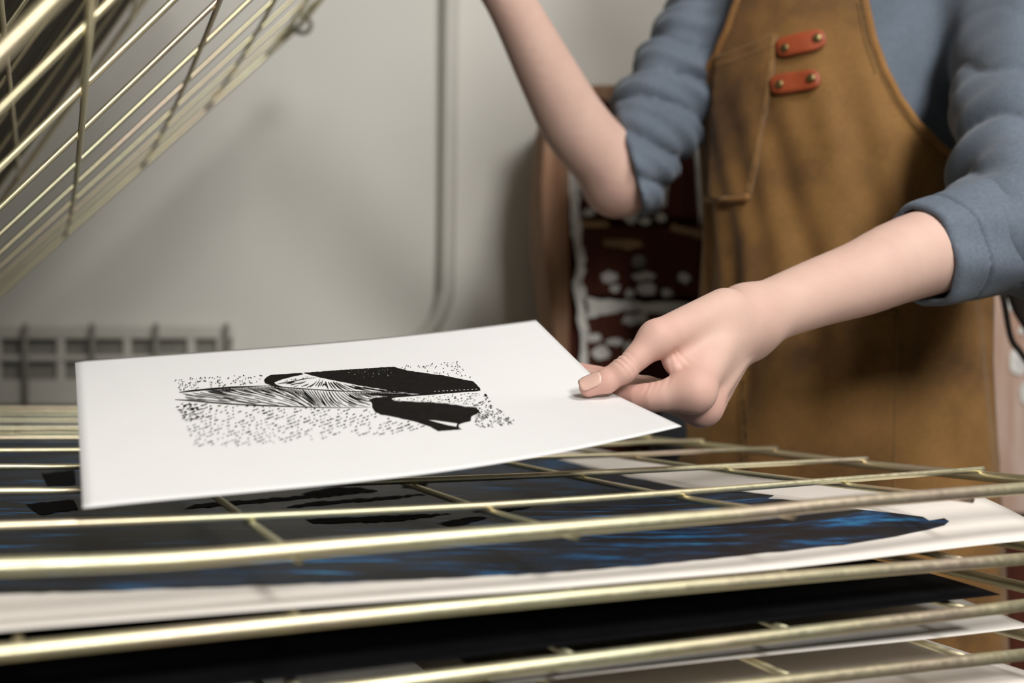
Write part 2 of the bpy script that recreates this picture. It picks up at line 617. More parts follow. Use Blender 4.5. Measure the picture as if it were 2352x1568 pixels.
# --- the shelves below it
low = []
for k, (z, d) in enumerate([(ZC - 0.1080, 0.026), (ZC - 0.1362, 0.009), (ZC - 0.1545, 0.042), (ZC - 0.190, 0.020)]):
    sh, parts, zf = shelf_flat('wire_shelf', z, 0.52, d, seed=k)
    low.append(zf)
    if k < 2:
        for nm, vf in parts:
            obj(nm, vf, M['wire'], sh)
    else:
        obj('wire_grid', join(*[p[1] for p in parts]), M['wire'], sh)

# --- lifted shelves
CROSS_T = (0.06, 0.177, 0.294, 0.42, 0.531, 0.64)


def lifted(phi, zh, t_end=0.70, full=True, twist=math.radians(5)):

    def q(t, b, off=0.0):
        ph = phi + twist * max(0, (1.46 - b) / 1.034) ** 1.6
        c, s = math.cos(ph), math.sin(ph)
        t = t - (0.013 * max(0, (1.46 - b) / 0.94) if 0.05 < t < 0.65 else 0)
        bow = 0.004 * math.sin(math.pi * t / t_end) * math.sin(math.pi * (b - 0.4258) / 1.034)
        p = rk(A_H + t * c, b, zh + t * s)
        return p + np.array([0, 0, -bow]) + (rk(-s, 0, 0) + np.array([0, 0, c])) * off
    n = 10
    fr = [q(t, B_LIST[0]) for t in np.linspace(0, t_end, n)] + [q(t_end, b) for b in np.linspace(B_LIST[0], B_LIST[-1], n)[1:]] + \
         [q(t, B_LIST[-1]) for t in np.linspace(t_end, 0, n)[1:]] + [q(0, b) for b in np.linspace(B_LIST[-1], B_LIST[0], n)[1:-1]]
    sh = obj('wire_shelf', tube(fr, R_F, 12, closed=True), M['wire'], rack)
    parts = []
    for b in B_LIST[1:-1]:
        parts.append(('long_wire', tube([q(t, b, 0.0038) for t in np.linspace(0, t_end + 0.003, 9)], R_W, 8)))
    for t in CROSS_T:
        parts.append(('cross_wire', tube([q(t, b) for b in np.linspace(B_LIST[0], B_LIST[-1], 9)], R_W, 8)))
    if full:
        for nm, vf in parts:
            obj(nm, vf, M['wire'], sh)
    else:
        obj('wire_grid', join(*[p[1] for p in parts]), M['wire'], sh)
    return sh, q


main_shelf, qmain = lifted(math.radians(45), Z_H)
# ring hook on the free corner of the lifted shelf
cen = at(693, 56, qmain(0.70, 1.46)[1])
ring = [cen + 0.0115 * np.array([math.cos(t), 0.25 * math.cos(t), math.sin(t)]) for t in np.linspace(0, 2 * math.pi, 19)[:-1]]
obj('hook', join(tube(ring, 0.0030, 10, closed=True), tube([qmain(0.67, 1.46), cen + [-0.006, 0, 0.012], cen + [0.004, 0, 0.012]], 0.003, 10)), M['hook'], main_shelf)
steep = []
for k in range(18):
    steep.append(lifted(math.radians(58 + 1.4 * k), Z_H + 0.026 * (k + 1), full=False, twist=math.radians(1.5))[1])

# ------------------------------------------------------------------ sheets of paper
def mesh_sheet(Pf, nu, nv, th=0.00035):
    """two-sided thin sheet from a surface function P(u,v)"""
    U, Vv = np.meshgrid(np.linspace(0, 1, nu), np.linspace(0, 1, nv))
    top_ = np.array([Pf(u, v) for u, v in zip(U.ravel(), Vv.ravel())])
    bot = top_ - np.array([0, 0, th])
    n = nu * nv
    f = []
    for j in range(nv - 1):
        for i in range(nu - 1):
            a = j * nu + i
            f.append((a, a + 1, a + nu + 1, a + nu))
            f.append((a + n, a + nu + n, a + nu + 1 + n, a + 1 + n))
    rim = [i for i in range(nu)] + [j * nu + nu - 1 for j in range(1, nv)] + [(nv - 1) * nu + i for i in range(nu - 2, -1, -1)] + [j * nu for j in range(nv - 2, 0, -1)]
    for k in range(len(rim)):
        a, b = rim[k], rim[(k + 1) % len(rim)]
        f.append((b, a, a + n, b + n))
    return np.vstack([top_, bot]), f


def inv(Pf, px, py, u=0.5, v=0.5):
    """(u,v) on a surface seen at a pixel"""
    t = np.array([px, py], float)
    x = np.array([u, v], float)
    for _ in range(25):
        p0 = proj(Pf(*x))
        e = t - p0
        if abs(e).max() < 0.02:
            break
        h = 1e-4
        J = np.stack([(proj(Pf(x[0] + h, x[1])) - p0) / h, (proj(Pf(x[0], x[1] + h)) - p0) / h], 1)
        try:
            s = np.linalg.solve(J, e)
        except np.linalg.LinAlgError:
            break
        m = abs(s).max()
        if m > 0.25:
            s *= 0.25 / m
        x = x + s
    return x


def inv_many(Pf, pts):
    out = []
    g = None
    for p in pts:
        g = inv(Pf, p[0], p[1], *(g if g is not None else (0.5, 0.5)))
        out.append(tuple(g))
    return out


def ink_patch(Pf, uv, lift, cell=None):
    """fill a (u,v) polygon with triangles that follow the surface"""
    uv = [Vector((a, b)) for a, b in uv]
    n = len(uv)
    verts = list(uv)
    edges = [(i, (i + 1) % n) for i in range(n)]
    if cell:
        xs, ys = [p.x for p in uv], [p.y for p in uv]
        for x in np.arange(min(xs), max(xs), cell):
            for y in np.arange(min(ys), max(ys), cell):
                verts.append(Vector((x + 1e-5, y + 1e-5)))
    r = geometry.delaunay_2d_cdt(verts, edges, [list(range(n))], 1, 1e-7)
    V = np.array([Pf(p.x, p.y) for p in r[0]]) + np.array([0, 0, lift])
    f = []
    for t in r[2]:
        a, b, c = [r[0][i] for i in t]
        f.append(tuple(t) if (b - a).cross(c - a) > 0 else tuple(reversed(t)))
    return V, f


# --- the print held in the hand
D_BL = 0.478
cBL, cTL, cTR, cBR = at(190, 1166, D_BL), at(172, 829, D_BL * 1.3737), at(1230, 733, D_BL * 1.6078), at(1565, 977, D_BL * 1.2341)
V_T = 0.43


def paper(u, v):
    p = cBL * (1 - u) * (1 - v) + cBR * u * (1 - v) + cTR * u * v + cTL * (1 - u) * v
    uu, vv = min(max(u, 0), 1), min(max(v, 0), 1)
    sag = 0.0062 * math.sin(math.pi * uu ** 1.25) * (1 - 0.55 * vv)
    x = vv - V_T
    tent = 1 - math.sqrt((x / (V_T if x < 0 else 1 - V_T)) ** 2 * 0.997 + 0.003) + 0.02
    dip = 0.0112 * max(0, tent) * math.exp(-((1 - uu) / 0.26) ** 2)
    return p - np.array([0, 0, sag + dip])


held = obj('art_print', mesh_sheet(paper, 61, 45), M['paper'], loc=tuple(paper(0.5, 0.5)))
tag(held, 'white sheet with black feather linocut held by thumb over the rack', 'print')

inkV = []


def add_ink(px_poly, lift=0.00022, cell=0.03, mat=0):
    vf = ink_patch(paper, inv_many(paper, px_poly), lift, cell)
    inkV.append((vf[0], vf[1], [mat] * len(vf[1])))


def rough_edge(pts, amp, step=4, seed=1):
    r = random.Random(seed)
    out = []
    for i in range(len(pts)):
        a, b = np.array(pts[i], float), np.array(pts[(i + 1) % len(pts)], float)
        n = max(1, int(np.linalg.norm(b - a) / step))
        for k in range(n):
            out.append(tuple(a + (b - a) * k / n + np.array([r.uniform(-amp, amp), r.uniform(-amp, amp)])))
    return out


# upper black field
upper = [(623, 861), (692, 856.5), (694, 857), (700, 860), (735, 868), (775, 876), (830, 886), (880, 893), (915, 899), (935, 900.5), (968, 905), (905, 903), (870, 905),
         ]
upper_field = [(697, 856.5), (800, 849), (903, 842.5), (935, 851), (975, 857), (1020, 863), (1060, 871), (1088, 876.5), (1102, 891), (1104, 897),
               (1085, 900.5), (1030, 905), (970, 911), (930, 914), (900, 914.5), (868, 917), (848, 919), (862, 913), (890, 911.5), (915, 908.5), (965, 905.5), (920, 901), (880, 894.5), (830, 886.5), (775, 875.5), (735, 867), (712, 861)]
add_ink(rough_edge(upper_field, 0.5, 5), cell=0.025)
# hook of black on its left
hook_field = [(606, 873), (612, 867), (621, 861.5), (650, 859.5), (692, 856.8), (697, 860.2), (672, 865), (648, 871.5), (630, 878.5), (633, 882.5), (645, 887.5), (665, 891), (640, 888.7), (620, 884.5), (609, 880)]
add_ink(rough_edge(hook_field, 0.25, 6, 2), cell=0.025)
# lower black field
lower_field = [(848, 918.5), (866, 917.2), (888, 912.5), (908, 909.5), (899, 917), (905, 920.5), (925, 922.5), (985, 924.5), (1030, 928.5), (1070, 935), (1094, 936.5), (1102.5, 947), (1083, 957), (1081.5, 967.5), (1063, 971.5), (1053, 976.5), (1055, 983), (1061, 986.5),
               (1006, 990.7), (990, 981), (955, 969), (910, 958.5), (875, 952.5), (862, 946), (855, 936), (855, 927)]
add_ink(rough_edge(lower_field, 0.5, 5, 3), cell=0.025)
# cut-away flashes inside the black
add_ink([(985, 966), (1000, 967), (1025, 970.5), (1050, 974), (1048, 981), (1030, 978), (1005, 971.5)], 0.0004, None, 1)
add_ink([(899, 917.5), (908, 914.5), (940, 912), (1000, 907.5), (1060, 902.5), (1104, 899.5), (1108, 903), (1112, 907), (1116, 925), (1097, 936), (1070, 934.5), (1030, 927.5), (985, 924), (930, 922.2), (905, 920.2)], 0.0004, 0.03, 1)
for s in range(11):
    x = 996 + s * 9.5
    add_ink([(x, 899.8 - (x - 996) * 0.052), (x + rnd.uniform(3, 8), 899.4 - (x - 996) * 0.056), (x + 5, 900.6 - (x - 996) * 0.05)], 0.0004, None, 1)
for s in range(26):
    x, y = rnd.uniform(790, 905), rnd.uniform(848, 868)
    add_ink(ell(x, y, rnd.uniform(0.4, 1.0), rnd.uniform(0.3, 0.6), 5), 0.0004, None, 1)


def stroke(pts, w0, mat=0, lift=0.00022):
    """tapered brush line through pixel points"""
    P = np.asarray(pts, float)
    if len(P) < 2:
        return
    T = np.gradient(P, axis=0)
    T /= np.linalg.norm(T, axis=1)[:, None] + 1e-9
    N = np.stack([-T[:, 1], T[:, 0]], 1)
    s = np.linspace(0, 1, len(P))
    wd = w0 * np.clip(np.minimum(s * 5 + 0.35, (1 - s) * 2.2 + 0.12), 0, 1)
    a, b = inv_many(paper, P + N * wd[:, None]), inv_many(paper, P - N * wd[:, None])
    V = [paper(*q) + np.array([0, 0, lift]) for q in a + b]
    n = len(P)
    f = [(i, i + 1, n + i + 1, n + i) for i in range(n - 1)]
    u0 = np.array(b[0]) - np.array(a[0])
    inkV.append((np.array(V), [tuple(reversed(q)) for q in f], [mat] * len(f)))


def curve(pts, x):
    P = np.array(pts, float)
    return float(np.interp(x, P[:, 0], P[:, 1]))


top_line = [(412, 901.5), (440, 898), (480, 894), (530, 890), (580, 888), (618, 885.5)]
bot_line = [(402, 918), (440, 920.5), (490, 925), (545, 929), (600, 931.5), (680, 934.5), (760, 936.5), (852, 935.5)]
rib_line = [(618, 885.5), (640, 888.5), (680, 892), (740, 896), (800, 899), (870, 900.8), (930, 903), (965, 905)]
up_line = [(640, 881), (665, 876), (700, 869), (725, 867.5), (745, 870), (800, 880.5), (860, 890), (910, 897.5), (960, 904)]
low_right = [(852, 919), (870, 916.5), (905, 911), (965, 906.5)]
stroke(smooth_path(top_line, 24), 1.9)
stroke(smooth_path(top_line[1:4], 12), 1.4)
stroke(smooth_path(bot_line, 30), 1.5)
stroke(smooth_path(rib_line, 30), 1.0)
stroke(smooth_path([(637, 882), (670, 876.5), (705, 869.5), (727, 868)], 14), 0.9)


def slope_low(x, t):
    k = [(400, 0.10), (470, 0.18), (540, 0.24), (620, 0.32), (670, 0.5), (705, 0.95), (738, 1.7), (752, 1.9), (775, 1.0), (800, 0.6), (840, 0.3), (960, 0.08)]
    return curve(k, x) * (1.25 - 0.75 * t)


def inside_low(x, y):
    topy = curve(top_line, x) if x < 618 else curve(rib_line, x)
    boty = curve(bot_line, x) if x < 852 else curve(low_right, x)
    return topy + 0.8 < y < boty - 0.6, (y - topy) / max(1e-3, boty - topy)


def flow(x, y, ins, slope, n=26, step=3.0, rev=1):
    pts = [(x, y)]
    for _ in range(n):
        ok, t = ins(x, y)
        s = slope(x, t)
        l = math.hypot(1, s)
        x += rev * step / l
        y += rev * step * s / l
        if not ins(x, y)[0]:
            break
        pts.append((x, y))
    return pts


r5 = random.Random(11)
seeds = []
x = 470
while x < 930:
    t0 = curve(top_line, x) if x < 618 else curve(rib_line, x)
    seeds.append((x, t0 + 1.6))
    x += 7.6 if x < 660 else (6.8 if x < 800 else 6.2)
for row in range(1, 5):
    x = 415 + row * 4
    while x < 860:
        t0 = curve(top_line, x) if x < 618 else curve(rib_line, x)
        b0 = curve(bot_line, x) if x < 852 else curve(low_right, x)
        seeds.append((x + r5.uniform(-3, 3), t0 + (b0 - t0) * (row / 5.0) + r5.uniform(-1, 1)))
        x += 19 + row
for (x, y) in seeds:
    if not inside_low(x, y)[0]:
        continue
    p = flow(x, y, inside_low, slope_low, n=r5.randint(7, 20), step=3.2)
    if len(p) > 2:
        stroke(p, r5.uniform(0.5, 1.0) * (1.7 if 690 < x < 760 and r5.random() < 0.5 else 1))


def inside_up(x, y):
    if x < 642 or x > 955:
        return False, 0
    a, b = curve(up_line, x), curve(rib_line, x)
    return a + 0.6 < y < b - 0.6, (y - a) / max(1e-3, b - a)


def slope_up(x, t):
    k = [(640, -0.22), (690, -0.28), (712, -0.5), (728, -1.2), (740, -3.0), (748, 3.0), (760, 1.3), (785, 0.55), (830, 0.24), (960, 0.12)]
    return curve(k, x)


for i in range(46):
    x = 650 + i * 6.1 + r5.uniform(-1, 1)
    if x < 745:
        y = curve(rib_line, x) - 1.2 - r5.uniform(0, 9)
        p = flow(x, y, inside_up, slope_up, n=r5.randint(5, 11), step=2.4)
    else:
        y = curve(up_line, x) + 1.4 + r5.uniform(0, 5)
        p = flow(x, y, inside_up, slope_up, n=r5.randint(6, 16), step=2.6)
    if len(p) > 2:
        stroke(p, r5.uniform(0.5, 1.0) * (1.8 if 725 < x < 775 else 1))


def in_poly(x, y, poly):
    c = False
    n = len(poly)
    for i in range(n):
        (x0, y0), (x1, y1) = poly[i], poly[i - 1]
        if (y0 > y) != (y1 > y) and x < (x1 - x0) * (y - y0) / (y1 - y0) + x0:
            c = not c
    return c


def dots(poly, n, a, b, ang, mat=0, lift=0.00045, rows=None):
    xs, ys = [p[0] for p in poly], [p[1] for p in poly]
    k = 0
    tries = 0
    while k < n and tries < n * 30:
        tries += 1
        x, y = r5.uniform(min(xs), max(xs)), r5.uniform(min(ys), max(ys))
        if rows:
            # lie on slanted rows
            q = (y + x * rows[1]) / rows[0]
            y = round(q) * rows[0] - x * rows[1] + r5.gauss(0, 0.5)
        if not in_poly(x, y, poly):
            continue
        k += 1
        aa, bb = a * r5.uniform(0.5, 1.35), b * r5.uniform(0.6, 1.2)
        t = math.radians(ang + r5.uniform(-14, 14))
        pts = []
        for (px, py) in ell(0, 0, aa, bb, 6):
            pts.append((x + px * math.cos(t) - py * math.sin(t), y + px * math.sin(t) + py * math.cos(t)))
        uv = inv_many(paper, pts)
        V = [paper(*q) + np.array([0, 0, lift]) for q in uv]
        inkV.append((np.array(V), [tuple(range(5, -1, -1))], [mat]))


field_low = [(404, 925), (415, 950), (430, 985), (447, 1030), (520, 1026), (620, 1019), (720, 1010), (800, 1003), (905, 998), (965, 985), (975, 979), (920, 964), (870, 953), (852, 941), (760, 940), (640, 936), (540, 932), (480, 927)]
dots(field_low, 640, 2.7, 1.0, -18, rows=(7.5, 0.35))
dots([(404, 925), (450, 930), (470, 960), (425, 975)], 45, 3.4, 1.2, -12)
dots([(395, 874), (420, 869), (520, 864), (604, 862), (603, 878), (540, 886), (470, 892), (412, 898)], 105, 2.0, 0.9, 5)
dots([(908, 841), (1050, 831), (1062, 848), (1085, 872), (1060, 868), (985, 856), (935, 849)], 60, 1.6, 0.8, -10)
dots([(905, 918), (1105, 901), (1125, 928), (1095, 935), (1030, 926), (925, 921)], 110, 2.3, 0.9, -20)
dots([(1096, 940), (1122, 929), (1160, 950), (1188, 972), (1130, 982), (1092, 984), (1085, 968)], 150, 2.2, 0.9, 20, rows=(5.2, -0.55))
dots([(640, 879), (700, 865), (720, 866), (680, 873)], 12, 1.7, 0.7, -8)
dots([(1100, 928), (1130, 924), (1115, 905)], 14, 2.6, 1.1, 10)
inkall = join(*inkV)
obj('ink_image', inkall, [M['ink'], M['paper']], held, smooth=False)


# --- sheets on the shelves below
def low_sheet(z0, a0, a1, b0, b1, curl):
    def f(u, v):
        a, b = a0 + (a1 - a0) * u, b0 + (b1 - b0) * v
        return rk(a, b, z0 + curl(a, b, u, v))
    return f


edge_px = [(1360, 1030), (1560, 1066), (1740, 1098), (2030, 1122), (2352, 1141), (2480, 1152)]
edge3 = [on_a(x, y, 0.517) for x, y in edge_px]
eb = np.array([p @ EB for p in edge3])
ez = np.array([p[2] for p in edge3])
o_ = np.argsort(eb)
eb, ez = eb[o_], ez[o_]


def curl2(a, b, u, v):
    base = low[0](a, b) + 0.0064
    t = max(0, min(1, (a - 0.30) / 0.217))
    t = t * t * (3 - 2 * t)
    target = float(np.interp(b, eb, ez)) - base
    if b < 0.49:
        target *= max(0, (b - 0.425) / 0.065)
    droop = 0.0036 * max(0, min(1, a / 0.2)) * max(0, (0.50 - b) / 0.07) ** 2
    return base + t * max(0.0, min(0.024, target)) - droop * (1 - t)


sheet2 = low_sheet(0.0, -0.14, 0.517, 0.432, 1.06, curl2)
s2 = obj('art_print', mesh_sheet(sheet2, 60, 60), M['cream_paper'], loc=tuple(sheet2(0.5, 0.5)))
tag(s2, 'large cream sheet with blue-black printed shape lying under the top lower shelf', 'print')
blue = [(-300, 1378), (0, 1366), (500, 1350), (1000, 1330), (1250, 1318), (1494, 1298), (1729, 1274), (1935, 1252), (2060, 1232), (2130, 1217), (2170, 1206), (2180, 1198), (2170, 1191), (2135, 1196), (2120, 1187), (2057, 1179), (2003, 1173), (1930, 1166), (1827, 1150), (1763, 1145), (1778, 1139),
        (1690, 1127), (1572, 1122), (1513, 1108), (1445, 1097), (1410, 1086), (1352, 1075), (1322, 1066), (1273, 1053), (1180, 1040), (900, 1020), (500, 1012), (100, 1012), (-300, 1014)]
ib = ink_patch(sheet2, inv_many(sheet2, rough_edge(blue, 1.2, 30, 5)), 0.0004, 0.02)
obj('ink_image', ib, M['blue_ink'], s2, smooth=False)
for p in ([(450, 1160), (700, 1140), (860, 1128), (780, 1140), (600, 1156), (420, 1172)], [(680, 1138), (760, 1122), (820, 1120), (870, 1130), (790, 1138)],
          [(640, 1170), (720, 1155), (900, 1142), (1000, 1134), (900, 1148), (760, 1160)], [(920, 1122), (940, 1112), (985, 1110), (970, 1126)],
          [(1080, 1178), (1180, 1160), (1245, 1162), (1150, 1180)], [(700, 1195), (900, 1186), (1040, 1182), (900, 1200), (720, 1205)], [(1000, 1205), (1080, 1190), (1120, 1190), (1050, 1212)],
          [(95, 1090), (170, 1080), (175, 1115), (110, 1120)], [(60, 1160), (170, 1150), (180, 1172), (90, 1185)]):
    obj('matt_ink_mark', ink_patch(sheet2, inv_many(sheet2, rough_edge(p, 1.5, 12, 9)), 0.0008, 0.03), M['gloss_ink'], s2, smooth=False)


def rest(k, lift):
    """height of a sheet lying on the wires of a lower shelf"""
    return lambda a, b, u, v: low[k](a, b) + 0.0068 + lift(a, b)


def on_shelf(k, a0, a1, b0, b1, lift=lambda a, b: 0.0):
    return low_sheet(0.0, a0, a1, b0, b1, rest(k, lift))


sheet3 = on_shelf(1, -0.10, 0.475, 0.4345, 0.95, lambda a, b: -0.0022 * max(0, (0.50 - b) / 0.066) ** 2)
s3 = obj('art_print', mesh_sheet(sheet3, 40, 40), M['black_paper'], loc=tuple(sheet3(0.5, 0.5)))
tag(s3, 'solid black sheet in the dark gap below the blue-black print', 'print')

sheet4 = on_shelf(2, 0.19, 0.512, 0.446, 0.95, lambda a, b: 0.010 * max(0, (a - 0.40) / 0.11) ** 2 * max(0, min(1, (b - 0.43) / 0.1)))
s4 = obj('art_print', mesh_sheet(sheet4, 40, 40), M['cream_paper'], loc=tuple(sheet4(0.5, 0.5)))
tag(s4, 'blank white sheet with curled corner at lower right, two shelves beneath the blue-black print', 'print')
sheet5 = on_shelf(3, 0.21, 0.53, 0.445, 0.95)
s5 = obj('art_print', mesh_sheet(sheet5, 40, 40), M['cream_paper'], loc=tuple(sheet5(0.5, 0.5)))
tag(s5, 'shaded grey-white sheet at the bottom right corner, lowest of all sheets', 'print')


# dark sheets added to two lifted shelves, standing in for shade in the stack
M['shade_brown_paper'] = simple('shade_brown_paper', (0.055, 0.042, 0.024), 0.8, nscale=20, var=0.25)


for k, (t0, t1, b0, b1), lab in ((0, (0.06, 0.66, 0.62, 1.445), 'added dark brown sheet standing in for shade on the outer of the steep lifted shelves, upper left'),
                                 (5, (0.06, 0.63, 0.50, 1.40), 'added dark brown sheet standing in for shade deeper among the steep lifted shelves, upper left corner')):
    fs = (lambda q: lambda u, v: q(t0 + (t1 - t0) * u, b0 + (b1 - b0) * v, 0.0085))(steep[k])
    tag(obj('shade_sheet', mesh_sheet(fs, 12, 16), M['shade_brown_paper'], loc=tuple(fs(0.5, 0.5))), lab, 'sheet')

# ------------------------------------------------------------------ person: surfaces from distance fields
def cap(P, a, b, r1, r2):
    a, b = np.asarray(a, np.float32), np.asarray(b, np.float32)
    ba = b - a
    pa = P - a
    h = np.clip(pa @ ba / float(ba @ ba), 0, 1)
    return np.linalg.norm(pa - h[:, None] * ba, axis=1) - (r1 + (r2 - r1) * h)


def sph(P, c, r):
    return np.linalg.norm(P - np.asarray(c, np.float32), axis=1) - r


def smin(a, b, k):
    h = np.clip(0.5 + 0.5 * (b - a) / k, 0, 1)
    return b + (a - b) * h - k * h * (1 - h)


def smax(a, b, k):
    return -smin(-a, -b, k)


def chain(P, pts, rs, k):
    d = None
    Q = np.concatenate([np.asarray(pts, float), np.asarray(rs, float)[:, None]], 1)
    if len(Q) > 3:
        Q = smooth_path(Q, 4 * (len(Q) - 1))
    for i in range(len(Q) - 1):
        c = cap(P, Q[i, :3], Q[i + 1, :3], Q[i, 3], Q[i + 1, 3])
        d = c if d is None else np.minimum(d, c)
    return d


EDG = [(0, 1), (2, 3), (4, 5), (6, 7), (0, 2), (1, 3), (4, 6), (5, 7), (0, 4), (1, 5), (2, 6), (3, 7)]


def sdf_mesh(fn, lo, hi, h):
    """surface nets; cells far from the surface are skipped using a coarse pass"""
    lo, hi = np.asarray(lo, float), np.asarray(hi, float)
    B = 8
    n = (np.ceil((hi - lo) / h / B).astype(int)) * B
    G = np.full(tuple(n + 1), 1.0, np.float32)
    nb = n // B
    ci = np.stack(np.meshgrid(*[np.arange(k) for k in nb], indexing='ij'), -1).reshape(-1, 3)
    cc = (lo + (ci + 0.5) * B * h).astype(np.float32)
    dv = np.concatenate([fn(c) for c in np.array_split(cc, max(1, len(cc) // 200000))])
    off = np.stack(np.meshgrid(*[np.arange(B + 1)] * 3, indexing='ij'), -1).reshape(-1, 3)
    for b, d in zip(ci, dv):
        if d < 0:
            G[b[0] * B:b[0] * B + B + 1, b[1] * B:b[1] * B + B + 1, b[2] * B:b[2] * B + B + 1] = -1
    act = ci[np.abs(dv) < B * h * 1.9 + 0.004]
    for part in np.array_split(act, max(1, len(act) // 300)):
        if not len(part):
            continue
        ix = (part[:, None, :] * B + off[None]).reshape(-1, 3)
        G[ix[:, 0], ix[:, 1], ix[:, 2]] = fn((lo + ix * h).astype(np.float32))
    sg = G < 0
    nx, ny, nz = n
    cs = [sg[i:nx + i, j:ny + j, k:nz + k] for i in (0, 1) for j in (0, 1) for k in (0, 1)]
    sm = sum(c.astype(np.int8) for c in cs)
    A = np.argwhere((sm > 0) & (sm < 8))
    cor = np.array([(i, j, k) for i in (0, 1) for j in (0, 1) for k in (0, 1)])
    gv = np.stack([G[A[:, 0] + c[0], A[:, 1] + c[1], A[:, 2] + c[2]] for c in cor], 1)
    acc, cnt = np.zeros((len(A), 3)), np.zeros(len(A))
    for e0, e1 in EDG:
        v0, v1 = gv[:, e0], gv[:, e1]
        m = (v0 < 0) != (v1 < 0)
        t = np.where(m, v0 / np.where(m, v0 - v1, 1), 0)
        acc += np.where(m[:, None], cor[e0] + t[:, None] * (cor[e1] - cor[e0]), 0)
        cnt += m
    V = lo + (A + acc / cnt[:, None]) * h
    idx = np.full(tuple(n), -1, np.int32)
    idx[A[:, 0], A[:, 1], A[:, 2]] = np.arange(len(A))
    Q = []
    for ax in range(3):
        o1, o2 = [(1, 2), (2, 0), (0, 1)][ax]
        s0 = [slice(1, k) for k in n]
        s0[ax] = slice(0, n[ax])
        s1 = list(s0)
        s1[ax] = slice(1, n[ax] + 1)
        a, b = sg[tuple(s0)], sg[tuple(s1)]
        for flip in (False, True):
            E_ = np.argwhere((~a & b) if flip else (a & ~b))
            if not len(E_):
                continue
            base = E_ + 1
            base[:, ax] -= 1
            u, w_ = np.zeros(3, int), np.zeros(3, int)
            u[o1], w_[o2] = 1, 1
            q = [base, base - u, base - u - w_, base - w_]
            q = np.stack([idx[c[:, 0], c[:, 1], c[:, 2]] for c in q], 1)
            Q.append(q[:, ::-1] if flip else q)
    Q = np.concatenate(Q)
    Q = Q[(Q >= 0).all(1)]
    return V, Q


# ---- joints
def A3(x, y, d):
    return at(x, y, d).astype(np.float32)


# left hand and forearm (right of the picture)
pts_arm = [A3(1722, 733, .722), A3(1775, 711, .732), A3(1878, 672, .750), A3(1982, 637, .766), A3(2096, 590, .782), A3(2345, 515, .825)]
r_arm = [.0212, .0206, .0229, .0261, .0298, .0360]
cmc, mcp, ip = A3(1664, 716, .700), A3(1509, 777, .660), A3(1432, 850, .652)


def paper_dist(p):
    """height of a point above the held sheet (vertical)"""
    best = None
    x = np.array([0.95, 0.43])
    for _ in range(30):
        q = paper(*x)
        e = np.array([p[0] - q[0], p[1] - q[1]])
        if abs(e).max() < 1e-6:
            break
        h = 1e-4
        J = np.stack([(paper(x[0] + h, x[1]) - q)[:2] / h, (paper(x[0], x[1] + h) - q)[:2] / h], 1)
        x = x + np.linalg.solve(J, e)
    return p[2] - paper(*x)[2], x


def on_paper(px, py, gap):
    """depth along a pixel's ray at which the point is gap above the sheet"""
    lo_, hi_ = 0.55, 0.80
    for _ in range(40):
        m = (lo_ + hi_) / 2
        if paper_dist(at(px, py, m))[0] > gap:
            lo_ = m
        else:
            hi_ = m
    return (lo_ + hi_) / 2


d_tip = on_paper(1352, 889, 0.0070)
d_mid = d_tip + 0.2 * (0.652 - d_tip)
tip, mid = A3(1352, 889, d_tip), A3(1393, 874, d_mid)

FING = {
    'index': ([A3(1676, 742, .700), A3(1592, 900, .655), A3(1468, 915, .662), A3(1380, 912, .690), A3(1325, 903, .706)], [.0125, .0108, .0086, .0076, .0068]),
    'middle': ([A3(1690, 758, .712), A3(1612, 930, .676), A3(1492, 905, .702), A3(1402, 882, .722), A3(1345, 868, .735)], [.0125, .0108, .0086, .0078, .0066]),
    'ring': ([A3(1700, 765, .722), A3(1622, 925, .694), A3(1486, 893, .724), A3(1390, 868, .745), A3(1328, 853, .757)], [.0115, .0098, .0082, .0072, .0062]),
    'little': ([A3(1705, 760, .730), A3(1635, 902, .710), A3(1520, 900, .738), A3(1450, 892, .752), A3(1400, 884, .760)], [.0105, .0086, .0070, .0062, .0056]),
}


def crease(P, d, c, axis, w, amp, reach):
    """a skin fold: a thin groove across a finger"""
    q = P - c
    s = q @ axis
    m = np.exp(-(s / w) ** 2) * np.exp(-(np.linalg.norm(q, axis=1) / reach) ** 2)
    return d + amp * m


def unit(v):
    return v / np.linalg.norm(v)


